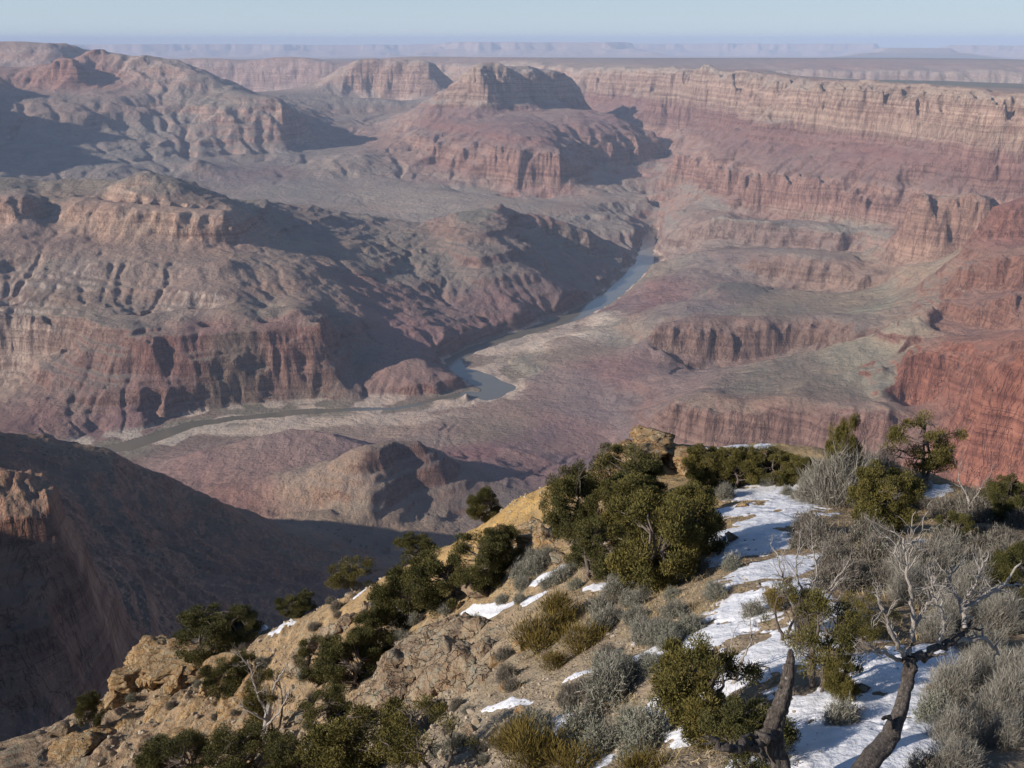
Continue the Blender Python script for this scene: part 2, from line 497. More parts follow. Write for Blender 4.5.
# basin behind the left ridge and the apron of the butte
L((60, 160, 8.6), (120, 165, 8.6), (190, 170, 8.9), (250, 180, 8.7), (300, 190, 8.3), (380, 204, 7.9), (430, 207, 7.7))
L((350, 178, 9.0), (400, 185, 8.7), (450, 190, 8.4), (520, 197, 8.25), (580, 206, 7.95), (615, 214, 7.8), (632, 226, 7.5))
for c in (330, 400, 450, 505, 560): H(c, 6.95, -1235)
L((330, 165, 9.4), (250, 160, 9.6), (190, 155, 9.5)); L((230, 140, 9.9), (150, 132, 9.8), (100, 128, 9.7))
L((280, 150, 9.8), (330, 132, 11.2), (380, 125, 11.8))
L((340, 160, 9.3), (370, 150, 9.9), (400, 135, 10.9), (415, 119, 11.0)); L((215, 178, 8.75), (205, 160, 8.95))
# the great butte
CL(.22, (480, 68, 94, 11.1), (487, 67, 98, 10.95), (510, 68, 106, 11.05), (540, 71, 106, 11.45), (563, 73, 106, 11.8), (574, 78, 106, 12.0), (560, 74, 92, 12.3))
for c, y in ((470, 12.2), (500, 12.6), (540, 13.0)): H(c, y, -650)
L((469, 95, 10.9), (455, 110, 10.8), (433, 125, 10.6), (424, 132, 10.3))
L((581, 109, 11.2), (600, 110, 11.2), (625, 120, 10.8), (657, 134, 10.75))
L((500, 120, 10.2), (527, 122, 9.95), (540, 132, 9.6), (552, 146, 9.1)); L((460, 128, 10.1), (500, 138, 9.5))
CL(.13, (422, 134, 152, 10.2), (445, 140, 163, 9.8), (469, 146, 170, 9.5), (494, 148, 176, 9.25), (531, 149, 183, 9.0), (556, 151, 184, 8.95), (567, 154, 184, 8.95))
L((570, 140, 9.5), (584, 148, 9.7), (590, 165, 9.5), (592, 180, 9.0), (600, 190, 8.7), (625, 198, 8.5))
CL(.13, (599, 137, 162, 10.0), (620, 137, 165, 10.1), (640, 137, 166, 10.25), (661, 141, 162, 10.6))
L((600, 175, 9.3), (640, 180, 9.2), (660, 178, 9.4)); H(620, 11.8, -950); H(670, 11.4, -1000)
L((668, 165, 9.9), (672, 178, 9.3), (682, 186, 8.9))
L((590, 205, 8.1), (640, 203, 8.4))
# far left wall buttress, benches, peaks
CL(.35, (361, 63, 90, 14.5), (398, 62.5, 96, 14.4), (437, 65, 94, 14.3), (446, 74, 92, 14.6))
L((455, 91, 13.6), (420, 108, 12.8), (370, 112, 12.6))
L((390, 100, 12.9), (340, 97, 13.0), (297, 94, 13.0)); L((380, 108, 12.6), (340, 108, 12.6), (305, 106, 12.4))
CL(.1, (176, 106, 114, 10.35), (230, 107, 116, 10.25), (289, 104, 114, 10.35), (303, 112, 120, 10.6))
L((160, 92, 10.8), (230, 90, 10.85), (270, 97, 10.7)); 
L((230, 90, 10.85), (203, 80, 11.0), (195, 73, 11.1), (182, 66, 11.3), (168, 61, 11.35), (152, 54, 11.45), (140, 57, 11.5), (129, 54, 11.5), (114, 53, 11.5), (109, 48, 11.5), (105, 46.5, 11.5), (102, 49, 11.5), (96, 51, 11.5), (90, 57, 11.4), (86, 64, 11.3))
CL(.12, (60, 66, 80, 10.95), (66, 61, 80, 10.9), (86, 61, 80, 10.9), (92, 68, 80, 11.0))
CL(.15, (108, 60, 73, 11.35), (135, 61, 74, 11.3), (160, 65, 76, 11.2))
L((39, 94, 10.3), (75, 104, 10.0), (112, 92, 10.5), (150, 110, 10.1)); L((30, 85, 10.8), (20, 92, 10.4), (0, 95, 10.4))
L((-60, 120, 9.4), (0, 120, 9.5), (60, 122, 9.5), (110, 118, 9.8)); L((-60, 150, 8.8), (0, 150, 8.8), (60, 150, 8.9))
for c in (60, 130, 200): H(c, 12.6, -560)
H(300, 15.5, -900); H(420, 16, -1000); H(200, 15.5, -850); H(520, 13.5, -900)
CL(.6, (-60, 43, 62, 14.2), (0, 43, 62, 14), (51, 45, 60, 14), (74, 45, 60, 14.2), (92, 52, 62, 14.6))
for c in (-60, 0, 60): H(c, 15, -20)
CL(.7, (120, 61, 84, 20), (172, 61.5, 86, 20), (250, 62.5, 89, 19.8), (330, 62, 90, 19.4), (350, 66, 90, 19.2), (440, 66, 88, 17.6), (480, 67, 90, 16.6), (560, 67.5, 96, 14.9), (590, 68, 98, 14.2))
for c in (560, 600, 640, 680): H(c, 12.9 - (c - 560) * .014, -1000)
for c in (120, 250, 350, 450): H(c, 21.5, -440)
H(550, 17, -370); H(650, 15, -340); H(750, 12.5, -330); H(850, 10.3, -400); H(950, 9.5, -400); H(1050, 9, -410)
for c, z in ((60, -440), (200, -450), (400, -450), (600, -440), (800, -440), (1000, -440), (1150, -440)):
    H(c, 24.5, z)
# the gorge cut in the plateau on the right
CL(.35, (775, 71, 79, 16.2), (850, 71.5, 83, 16.0), (940, 72, 84, 16.0), (1024, 73, 86, 15.8), (1150, 74, 87, 15.6))
for c in (850, 940, 1024, 1150): H(c, 14.6, -860)
L((760, 77, 11.3), (850, 82, 10.6), (940, 86, 9.9), (1024, 90, 9.3), (1150, 92, 9.3))
L((790, 75.5, 12.4), (850, 79, 11.9), (940, 81, 11.8), (1024, 84, 11.4), (1150, 86, 11.3))
# off to the left, outside the picture: high rims that shade the slopes inside it
for x, y, z in ((-1500, 500, -40), (-2000, 1100, -60), (-2700, 1500, -90), (-2600, 200, 0), (-1300, -300, 0), (-900, 250, -60), (-3600, 1700, -100), (-5200, 2000, -60),
                (-800, -500, 0), (-3500, -800, 20), (-1550, 1150, -330), (-2300, 1900, -700), (-3300, 2700, -1150), (-3400, 3600, -1300), (-4300, 3200, -1200),
                (-5600, 4200, -700), (-7500, 5000, -300), (-9000, 7000, -120), (-8000, 9500, -60), (-8200, 11500, -40), (-10500, 9000, 0), (-12000, 13000, 0), (-5050, 8200, -200), (-5200, 9000, -60), (-5500, 9900, -50), (-5900, 10800, -100),
                (900, 100, -380), (2500, 300, -300), (4500, 1500, -150), (5500, 3500, -250), (4200, 2500, -700), (8000, 5000, -350), (9500, 9000, -380)):
    FT.append((x, y, z))

# ------------------------------------------------------------------ river course
RZ = -1450.0
RIV = [(655, 230, 30), (650, 237, 44), (647, 250, 52), (644, 263, 60), (628, 281, 60), (602, 302, 62), (571, 318, 55), (530, 331, 45),
       (495, 342, 38), (470, 351, 36), (453, 360, 36), (458, 369, 45), (480, 378, 66), (497, 388, 78), (488, 396, 52), (468, 393, 20), (440, 399, 15), (415, 405, 14),
       (395, 408, 16), (360, 409, 22), (300, 412, 26), (240, 418, 28), (190, 425, 32), (160, 436, 42), (130, 446, 48), (95, 452, 40), (40, 455, 50), (-60, 458, 50)]
RP = []
for px, py, hw in RIV:
    Y = -RZ / kof(py)
    x, y, z = P(px, py, Y)
    RP.append((x, y, hw))
for i in range(len(RP) - 1):
    for t in ((0.0, 0.5) if i > 1 else (0.0,)):
        a, b = RP[i], RP[i + 1]
        FT.append((a[0] + (b[0] - a[0]) * t, a[1] + (b[1] - a[1]) * t, RZ + 2))

def river_dist(X, Y):
    """distance to the river's edge, negative in the water, and how far along"""
    best = np.full(X.shape, 1e9, np.float32)
    for a, b in zip(RP[:-1], RP[1:]):
        dx, dy = b[0] - a[0], b[1] - a[1]
        t = np.clip(((X - a[0]) * dx + (Y - a[1]) * dy) / (dx * dx + dy * dy), 0, 1)
        d = np.hypot(X - a[0] - t * dx, Y - a[1] - t * dy) - (a[2] + (b[2] - a[2]) * t)
        best = np.minimum(best, d)
    return best

# ------------------------------------------------------------------ colour survey: bare rock and talus colours, (column, row, km, r, g, b)
CS = [
 (0, 45, 14, .34, .25, .20), (90, 60, 11, .34, .20, .15), (150, 65, 11.3, .40, .30, .23), (230, 95, 10.5, .30, .25, .19), (180, 120, 10, .30, .25, .20), (260, 130, 10, .27, .23, .18),
 (60, 110, 9.8, .26, .22, .18), (60, 150, 9, .27, .24, .20), (170, 150, 9.3, .27, .24, .20), (300, 150, 9.8, .25, .22, .19), (262, 165, 9, .23, .18, .17), (340, 160, 9.3, .31, .27, .21),
 (250, 70, 19.5, .40, .29, .22), (330, 80, 19, .38, .26, .20), (400, 75, 14.4, .40, .30, .22), (400, 115, 12.6, .30, .25, .20), (340, 110, 12.6, .26, .22, .18),
 (505, 75, 10.9, .36, .25, .19), (560, 90, 11.2, .34, .24, .19), (460, 110, 10.8, .29, .20, .16), (500, 130, 10, .27, .16, .14), (440, 145, 10, .36, .24, .17), (490, 160, 9.3, .34, .20, .15), (550, 165, 9, .32, .19, .15),
 (620, 130, 10.6, .28, .17, .15), (620, 150, 10.1, .34, .21, .16), (450, 185, 8.6, .32, .28, .21), (540, 200, 8.2, .32, .27, .20), (620, 215, 7.8, .30, .26, .20), (630, 190, 8.8, .30, .26, .20), (400, 195, 8.2, .33, .29, .22), (300, 192, 8.3, .28, .24, .20), (430, 207, 7.7, .36, .30, .23),
 (620, 80, 13.8, .42, .31, .22), (700, 90, 11.1, .42, .30, .22), (620, 100, 13, .34, .21, .17), (640, 120, 12, .30, .18, .16), (700, 125, 10, .30, .16, .14), (700, 165, 8.9, .35, .21, .16),
 (780, 100, 9, .42, .29, .20), (860, 105, 7.7, .43, .31, .21), (960, 115, 6.8, .43, .30, .20), (780, 125, 8.9, .36, .28, .21), (860, 128, 7.5, .38, .29, .20), (1000, 140, 6.3, .38, .29, .21),
 (780, 150, 8.1, .29, .14, .12), (860, 155, 7.2, .29, .13, .11), (960, 165, 6.5, .30, .14, .11), (1020, 165, 6.2, .31, .15, .12), (740, 185, 7.7, .38, .21, .15), (820, 200, 7.1, .34, .18, .14), (880, 205, 6.7, .32, .17, .13),
 (720, 205, 7.7, .30, .25, .19), (680, 215, 7.8, .30, .26, .20), (760, 225, 7.1, .24, .22, .17), (850, 230, 6.6, .25, .225, .175), (800, 236, 6.7, .29, .22, .17), (680, 242, 7.1, .34, .26, .20), (880, 245, 6, .30, .26, .18),
 (780, 252, 6.1, .25, .22, .18), (850, 275, 5.5, .32, .24, .17), (800, 268, 5.8, .32, .24, .18), (870, 255, 6, .30, .26, .18), (720, 270, 6, .25, .20, .17), (735, 285, 5.3, .17, .17, .14), (640, 275, 6.3, .28, .26, .19), (660, 295, 5.6, .26, .165, .15), (640, 303, 5.5, .26, .165, .15), (700, 300, 5.1, .22, .18, .16),
 (840, 300, 5, .27, .25, .17), (780, 315, 4.7, .22, .205, .155), (860, 318, 4.6, .24, .23, .16), (740, 340, 4.35, .26, .19, .15), (820, 335, 4.35, .24, .19, .15), (690, 365, 4.1, .24, .19, .17), (700, 355, 4.3, .23, .17, .15),
 (800, 375, 3.7, .22, .205, .155), (870, 355, 3.7, .28, .26, .18), (780, 395, 3.5, .205, .19, .145), (880, 390, 3.4, .24, .23, .17), (750, 425, 3.3, .29, .21, .15), (850, 427, 3.1, .28, .20, .15), (730, 455, 3, .25, .20, .16),
 (960, 215, 5.5, .34, .24, .16), (900, 245, 5.6, .30, .23, .16), (930, 270, 4.9, .34, .27, .18), (940, 300, 4.2, .32, .24, .17), (900, 340, 3.8, .36, .30, .20),
 (1020, 220, 4.6, .27, .12, .09), (990, 275, 4.2, .29, .165, .115), (1020, 290, 3.9, .27, .14, .10), (985, 300, 4.0, .28, .16, .115), (970, 320, 3.85, .27, .15, .11), (1000, 330, 3.5, .24, .12, .09), (940, 345, 3.6, .26, .13, .10), (930, 385, 3.3, .31, .145, .095), (990, 390, 3.1, .29, .135, .09), (1010, 430, 2.6, .32, .15, .095), (1010, 378, 2.55, .27, .13, .09), (980, 450, 2.7, .31, .145, .095),
 (560, 345, 4.6, .30, .26, .20), (600, 335, 4.9, .33, .29, .22), (520, 365, 4.4, .25, .235, .18), (620, 375, 4.2, .25, .17, .16), (560, 380, 4.2, .27, .20, .18), (660, 400, 3.8, .25, .18, .16), (600, 410, 3.8, .25, .19, .18), (560, 430, 3.6, .26, .18, .17), (480, 425, 3.6, .27, .22, .17), (520, 450, 3.3, .28, .19, .17), (490, 450, 3.3, .29, .16, .15), (560, 465, 3.2, .27, .18, .17), (440, 428, 3.6, .30, .23, .19), (410, 420, 3.7, .35, .28, .21),
 (250, 445, 3.25, .28, .205, .175), (300, 445, 3.15, .27, .185, .165), (200, 470, 3.1, .28, .19, .17), (360, 442, 3.2, .30, .20, .18), (300, 485, 2.85, .34, .26, .19), (250, 495, 2.8, .28, .17, .14), (350, 470, 2.8, .36, .27, .19), (400, 460, 2.85, .27, .22, .16), (430, 455, 2.9, .23, .175, .14), (420, 500, 2.6, .24, .20, .15), (350, 515, 2.6, .26, .22, .16), (480, 480, 2.7, .21, .18, .15),
 (0, 205, 5.1, .36, .28, .22), (100, 215, 5.1, .40, .30, .21), (160, 220, 5.1, .44, .35, .24), (220, 225, 5.1, .42, .32, .23), (80, 185, 5.5, .23, .21, .16), (180, 195, 5.4, .25, .22, .17), (260, 205, 5.8, .26, .24, .18), (330, 210, 6.4, .29, .26, .20), (0, 182, 5.5, .24, .22, .17),
 (50, 245, 4.8, .30, .24, .19), (150, 250, 4.8, .32, .26, .20), (230, 250, 4.85, .33, .27, .20), (60, 275, 4.6, .31, .25, .20), (200, 275, 4.6, .31, .25, .20), (60, 305, 4.4, .29, .24, .18), (180, 305, 4.3, .30, .24, .19), (260, 305, 4.3, .28, .24, .18), (280, 260, 5, .31, .25, .19), (310, 225, 5.9, .24, .21, .17), (300, 290, 4.7, .30, .24, .18),
 (200, 345, 4, .27, .17, .15), (280, 340, 4.1, .29, .18, .15), (250, 385, 3.95, .20, .20, .14), (310, 385, 4, .20, .19, .14), (200, 385, 3.95, .21, .19, .14), (110, 350, 4, .24, .20, .16), (150, 400, 3.8, .30, .17, .14), (80, 400, 3.8, .25, .18, .15), (120, 420, 3.7, .26, .15, .14), (30, 420, 3.6, .26, .15, .13), (0, 330, 4.3, .26, .20, .16), (40, 440, 3.4, .25, .20, .16),
 (420, 375, 4.2, .27, .18, .15), (390, 365, 4.25, .28, .18, .15), (350, 340, 4.4, .24, .19, .15), (390, 300, 5, .27, .17, .14), (405, 330, 4.6, .32, .18, .16), (370, 260, 5.5, .27, .23, .17), (430, 260, 5.8, .21, .19, .15), (440, 310, 5, .24, .16, .14), (480, 270, 5.6, .24, .20, .16), (500, 230, 6.3, .22, .20, .15), (540, 260, 6, .25, .21, .16), (560, 285, 5.7, .25, .17, .15), (500, 300, 5.2, .26, .16, .14), (560, 230, 6.6, .24, .22, .17), (600, 265, 6.3, .26, .19, .16),
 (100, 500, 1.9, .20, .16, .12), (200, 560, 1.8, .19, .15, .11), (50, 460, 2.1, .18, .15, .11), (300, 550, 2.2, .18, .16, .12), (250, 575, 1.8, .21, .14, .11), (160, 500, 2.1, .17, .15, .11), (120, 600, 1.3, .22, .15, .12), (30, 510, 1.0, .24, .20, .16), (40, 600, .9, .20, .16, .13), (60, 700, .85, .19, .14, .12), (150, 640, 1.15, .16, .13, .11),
 (900, 80, 11, .17, .18, .13), (1000, 88, 9.5, .17, .18, .13), (900, 78, 16, .36, .25, .20), (600, 63, 24, .16, .16, .14), (900, 66, 22, .16, .16, .14),
]

# bare cliff rock, where it differs from the slopes around it
CK = [(0, 205, 5.1, .46, .34, .25), (100, 215, 5.1, .52, .40, .28), (160, 222, 5.1, .54, .42, .29), (225, 226, 5.1, .50, .37, .26), (60, 260, 4.75, .38, .30, .23), (180, 260, 4.75, .40, .32, .25), (60, 287, 4.5, .46, .42, .36), (200, 290, 4.45, .44, .40, .34), (120, 315, 4.3, .33, .25, .20),
      (180, 345, 4, .30, .18, .15), (300, 335, 4.1, .33, .20, .16), (220, 390, 3.95, .25, .21, .16), (310, 390, 4, .24, .20, .15), (60, 400, 3.8, .28, .19, .16), (420, 380, 4.2, .27, .17, .14), (300, 225, 5.9, .30, .24, .19), (450, 225, 6.4, .24, .20, .16), (560, 230, 6.6, .30, .26, .21), (420, 290, 5.2, .26, .18, .15), (520, 290, 5.5, .27, .18, .15),
      (740, 342, 4.35, .25, .18, .145), (830, 340, 4.3, .25, .18, .14), (690, 340, 4.4, .26, .19, .155), (720, 420, 3.4, .26, .18, .145), (800, 428, 3.2, .25, .17, .14), (880, 428, 3.1, .27, .175, .14), (800, 268, 5.8, .29, .21, .16), (870, 280, 5.4, .33, .25, .18), (760, 232, 6.9, .28, .21, .17), (680, 242, 7.1, .33, .26, .21),
      (960, 215, 5.5, .38, .26, .18), (930, 280, 4.9, .37, .28, .19), (1010, 225, 4.6, .28, .14, .10), (1000, 272, 4.1, .29, .16, .11), (960, 285, 4.4, .31, .19, .13), (940, 385, 3.3, .33, .15, .095), (1000, 430, 2.6, .34, .155, .10), (330, 455, 2.85, .40, .30, .20), (420, 445, 2.95, .22, .14, .115), (385, 450, 2.85, .25, .17, .13), (250, 450, 3.2, .28, .18, .16), (40, 480, 1.05, .36, .28, .21), (50, 600, .9, .25, .19, .15),
      (150, 66, 11.3, .42, .30, .23), (230, 111, 10.2, .46, .33, .25), (75, 70, 10.9, .36, .20, .15), (40, 50, 14, .40, .29, .22), (250, 75, 19.5, .44, .32, .25), (400, 80, 14.4, .44, .32, .24), (300, 160, 9.4, .33, .28, .22), (100, 130, 9.6, .33, .28, .23),
      (510, 85, 10.9, .40, .29, .22), (450, 150, 9.9, .42, .28, .20), (530, 165, 9, .37, .22, .17), (620, 150, 10.1, .38, .24, .18), (800, 105, 8.4, .44, .33, .24), (960, 115, 6.7, .45, .33, .24), (700, 90, 11, .44, .32, .24), (800, 190, 7.2, .37, .22, .16), (700, 165, 8.9, .37, .23, .17)]

# ------------------------------------------------------------------ height of the canyon
def spaced(parts):
    out = []
    for a, b, n in parts:
        out.append(np.linspace(a, b, n, endpoint=False))
    out.append([parts[-1][1]])
    return np.concatenate(out)

def canyon_grid(quality=1.0):
    q = quality
    ang = np.radians(spaced([(-118, -60, int(60 * q)), (-60, -31, int(110 * q)), (-31, 31, int(1250 * q)), (31, 52, int(60 * q))]))
    lr = spaced([(math.log(340.), math.log(800.), int(150 * q)), (math.log(800.), math.log(3000.), int(360 * q)), (math.log(3000.), math.log(12500.), int(860 * q)),
                 (math.log(12500.), math.log(26000.), int(190 * q)), (math.log(26000.), math.log(100000.), int(170 * q))])
    A, LR = np.meshgrid(ang, lr)
    R = np.exp(LR)
    X, Y = R * np.sin(A), R * np.cos(A)

    def grad(Z):
        gr = np.gradient(Z, lr, axis=0) / R
        ga = np.gradient(Z, ang, axis=1) / R
        return gr * np.sin(A) + ga * np.cos(A), gr * np.cos(A) - ga * np.sin(A)

    # surveyed heights and colours on a coarse net
    ca = np.radians(spaced([(-120, -32, 60), (-32, 32, 420), (32, 54, 20)]))
    clr = np.linspace(math.log(330.), math.log(27000.), 900)
    CA, CR = np.meshgrid(ca, np.exp(clr))
    CX_, CY_ = CR * np.sin(CA), CR * np.cos(CA)
    pts = {}
    for p in FT:
        pts[(round(p[0] / 14), round(p[1] / 14))] = p
    Bc = rbf_eval(rbf_fit(list(pts.values()), 0.0), CX_, CY_)[..., 0]
    wob = 0.012 * CR
    WX = CX_ + wob * fbm(CX_ / 500, CY_ / 500, 3, 21); WY = CY_ + wob * fbm(CX_ / 500, CY_ / 500, 3, 22)
    def survey(S):
        C_ = np.zeros(CX_.shape + (3,), np.float32); W = np.zeros(CX_.shape, np.float32)
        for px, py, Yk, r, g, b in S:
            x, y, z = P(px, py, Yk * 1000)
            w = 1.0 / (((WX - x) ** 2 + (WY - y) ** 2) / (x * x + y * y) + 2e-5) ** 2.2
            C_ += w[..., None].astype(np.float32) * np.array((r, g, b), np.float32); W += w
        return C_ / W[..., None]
    Cc = survey(CS); Ck = survey(CK)

    def look(G, x, y):
        a = np.arctan2(x, y); l = 0.5 * np.log(x * x + y * y + 1)
        fj = np.interp(a, ca, np.arange(len(ca))); fi = np.interp(l, clr, np.arange(len(clr)))
        return grid_sample(G, fi, fj)

    # the slopes between 450 m and 24 km are cut by running water on a net of even cells
    es = 0.0018 / float(os.environ.get('EQ', '1'))
    ea = np.arange(-.66, .66, es); el = np.arange(math.log(700.), math.log(17500.), es)
    EA, EL = np.meshgrid(ea, el); ER = np.exp(EL)
    EX, EY = ER * np.sin(EA), ER * np.cos(EA)
    wamp = np.clip(0.006 * ER, 4, 60)
    n1 = ridged(EX / 420, EY / 420, 4, 31); n2 = ridged(EX / 420, EY / 420, 4, 32)
    E0 = look(Bc, EX + wamp * n1, EY + wamp * n2).astype(np.float32)
    eg = np.gradient(E0, axis=0) / (ER * es), np.gradient(E0, axis=1) / (ER * es)
    es0 = blur(np.hypot(*eg).astype(np.float32), 3, 1)
    roll = sstep(.03, .3, es0)
    rough = fbm(EX / (900), EY / (900), 5, 41, .55) * 26 + fbm(EX / 130, EY / 130, 3, 45, .6) * np.clip(.0012 * ER, 1, 9)
    soft = 1 - .72 * sstep(.75, 1.25, es0)
    cap = 1 - .6 * sstep(.2, .8, blur(sstep(.75, 1.2, es0).astype(np.float32), 5, 1) * 2.2) * (es0 < .5)
    keep_ = blur((soft * cap).astype(np.float32), 1, 1)
    E1 = erode(E0 + roll * keep_ * rough, (ER * es).astype(np.float32), rounds=int(os.environ.get('ER', '13')), K=.135, diff=.02, keep=keep_, drops=int(170000 * float(os.environ.get('EQ', '1')) ** 2))
    dE = (E1 - E0).astype(np.float32)
    edge = sstep(0, 12, np.minimum(np.arange(len(ea)), len(ea) - 1 - np.arange(len(ea))))[None] * sstep(0, 12, np.minimum(np.arange(len(el)), len(el) - 1 - np.arange(len(el))))[:, None]
    dE = dE * edge
    wamp = np.clip(0.006 * R, 4, 60)
    n1 = ridged(X / 420, Y / 420, 4, 31); n2 = ridged(X / 420, Y / 420, 4, 32)
    fw = np.clip(.0022 * R, 3, 18)
    n3 = ridged(X / 105, Y / 105, 2, 33); n4 = ridged(X / 105, Y / 105, 2, 34)
    Zs = look(Bc, X + wamp * n1, Y + wamp * n2).astype(np.float32)
    st_ = np.hypot(*grad(Zs)); fw = fw * sstep(1.3, 2.2, blur(st_.astype(np.float32), 3, 1)) * 1.5
    Z = look(Bc, X + wamp * n1 + fw * n3, Y + wamp * n2 + fw * n4).astype(np.float32)
    fj = (A - ea[0]) / es; fi = (LR - el[0]) / es
    ins = (fj > 0) & (fj < len(ea) - 1) & (fi > 0) & (fi < len(el) - 1)
    Z = Z + np.where(ins, grid_sample(dE, fi, fj), 0)
    col = look(Cc, X, Y)
    gx, gy = grad(Z)
    sl = np.hypot(gx, gy)
    # ledges: harder beds stand out
    bed = Z + fbm(X / 900, Y / 900, 3, 61) * 30
    hard = .15 + .85 * sstep(-.15, .45, pnoise(X / 1300, Y / 1300, 63) + (sl - .6) * .5)
    for per, st in ((88., .28), (29., .38)):
        t = bed / per
        f = t - np.floor(t)
        g = sstep(.32, .68, f)
        keep = sstep(.10, .35, sl) * hard * sstep(.8, 2., per / (R * .003))
        Z = Z + (g - f) * per * st * keep * DET
    Z = Z + fbm(X / 45, Y / 45, 3, 71) * 2.2 * sstep(.02, .2, sl) * (R < 9000)
    # ground close by has finer relief
    near = 1 - sstep(1500, 3200, R)
    Z = Z + near * (ridged(X / 60, Y / 60, 4, 81) * 4.0 + ridged(X / 16, Y / 16, 3, 82) * 2.0 + ridged(X / 170, Y / 170, 3, 83) * 10 * sstep(1250, 1500, R))
    # river bed and banks
    inv = (Y > 2000) & (Y < 12500) & (np.abs(A) < .6)
    D = np.full(X.shape, 1e5, np.float32)
    D[inv] = river_dist(X[inv] + 14 * pnoise(X[inv] / 90, Y[inv] / 90, 91), Y[inv] + 14 * pnoise(X[inv] / 90, Y[inv] / 90, 92))
    Z = np.maximum(Z, RZ + 1.5 + np.clip(D, 0, 900) * .012)
    Z = np.where(D < 60, Z * sstep(0, 60, D) + (RZ + 1.2) * (1 - sstep(0, 60, D)), Z)
    Z = np.where(D < 0, RZ - 4, Z)
    # cliffs take the colour of their bare rock; crests are bare too, hollows hold paler rubble
    gx, gy = grad(Z)
    sl2 = np.hypot(gx, gy)
    ck = look(Ck, X, Y)
    kf = sstep(.66, .95, sl2)[..., None]
    col = col * (1 - kf) + ck * kf
    hp = (Z - blur(Z, 5, 1)) / (R * .0022 * 6)
    wear = np.clip(hp * 1.2, -1, 1)[..., None]
    col = col * (1 - .16 * wear * np.array((.8, 1.0, 1.0), np.float32))
    # the plateau and the far mesas, with the Earth's curve
    pl = sstep(22500, 25500, R)
    base = -450 - 190 * sstep(24000, 45000, R) - 60 * sstep(45000, 80000, R) + fbm(X / 4000, Y / 4000, 4, 101) * 14
    Z = Z * (1 - pl) + base * pl
    PX = CX + FPX * np.tan(A) * math.cos(TH)               # rough bearing scale for the mesa list
    def mesa(a0, a1, r0, r1, top, wob, sd, foot=.5):
        nonlocal Z
        d = np.minimum(np.minimum((PX - a0), (a1 - PX)) / FPX * R, np.minimum(R - r0, r1 - R))
        d = d + fbm(X / 2600, Y / 2600, 4, sd) * wob
        h = (top + fbm(X / 9000, Y / 9000, 3, sd + 3) * 40 - Z)
        Z = Z + np.clip(h, 0, None) * (sstep(-2500, 0, d) * foot + sstep(0, 700, d) * (1 - foot))
    mesa(-100, 530, 66000, 90000, 10, 1500, 111)
    mesa(455, 612, 58000, 85000, 100, 1200, 113)
    mesa(600, 830, 74000, 96000, 110, 1600, 116)
    mesa(838, 915, 47000, 53000, -205, 400, 119, .55)
    mesa(905, 1400, 64000, 90000, -40, 1800, 121)
    Z = Z - np.where(R > 24000, (R * R - 24000. ** 2) / (2 * 6371000.) * .87, 0)
    # beds of the big walls: pale cliffs on top, red shales, the tall red cliff, grey-green platform
    zb = Z + fbm(X / 1400, Y / 1400, 3, 141) * 22
    def c3(*c): return np.array(c, np.float32)
    lv = [(-1330, c3(.27, .24, .18)), (-1170, c3(.30, .27, .20)), (-1140, c3(.33, .19, .14)), (-930, c3(.37, .23, .17)), (-915, c3(.25, .155, .13)),
          (-800, c3(.25, .13, .11)), (-660, c3(.27, .15, .13)), (-635, c3(.38, .30, .22)), (-540, c3(.40, .31, .22)), (-520, c3(.40, .29, .21)), (-420, c3(.44, .34, .25)), (-330, c3(.38, .32, .24))]
    zs = [a for a, _ in lv]
    bc = np.stack([np.interp(zb, zs, [c[k] for _, c in lv]) for k in range(3)], -1).astype(np.float32)
    wm = sstep(5700, 6500, R) * sstep(-.10, -.075, A) * (1 - sstep(21000, 23000, R)) * sstep(-1230, -1140, Z) * sstep(.12, .35, sl)
    wm = wm * .85
    col = col * (1 - wm[..., None]) + bc * wm[..., None]
    lum = col.mean(-1, keepdims=True)
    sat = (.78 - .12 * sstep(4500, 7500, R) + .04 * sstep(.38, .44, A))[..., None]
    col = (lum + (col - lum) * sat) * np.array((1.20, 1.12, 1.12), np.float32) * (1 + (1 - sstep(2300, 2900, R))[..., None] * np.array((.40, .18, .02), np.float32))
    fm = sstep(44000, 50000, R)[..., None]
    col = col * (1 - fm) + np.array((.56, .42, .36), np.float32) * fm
    return ang, lr, A, R, X, Y, Z.astype(np.float32), col, D, sl, grad

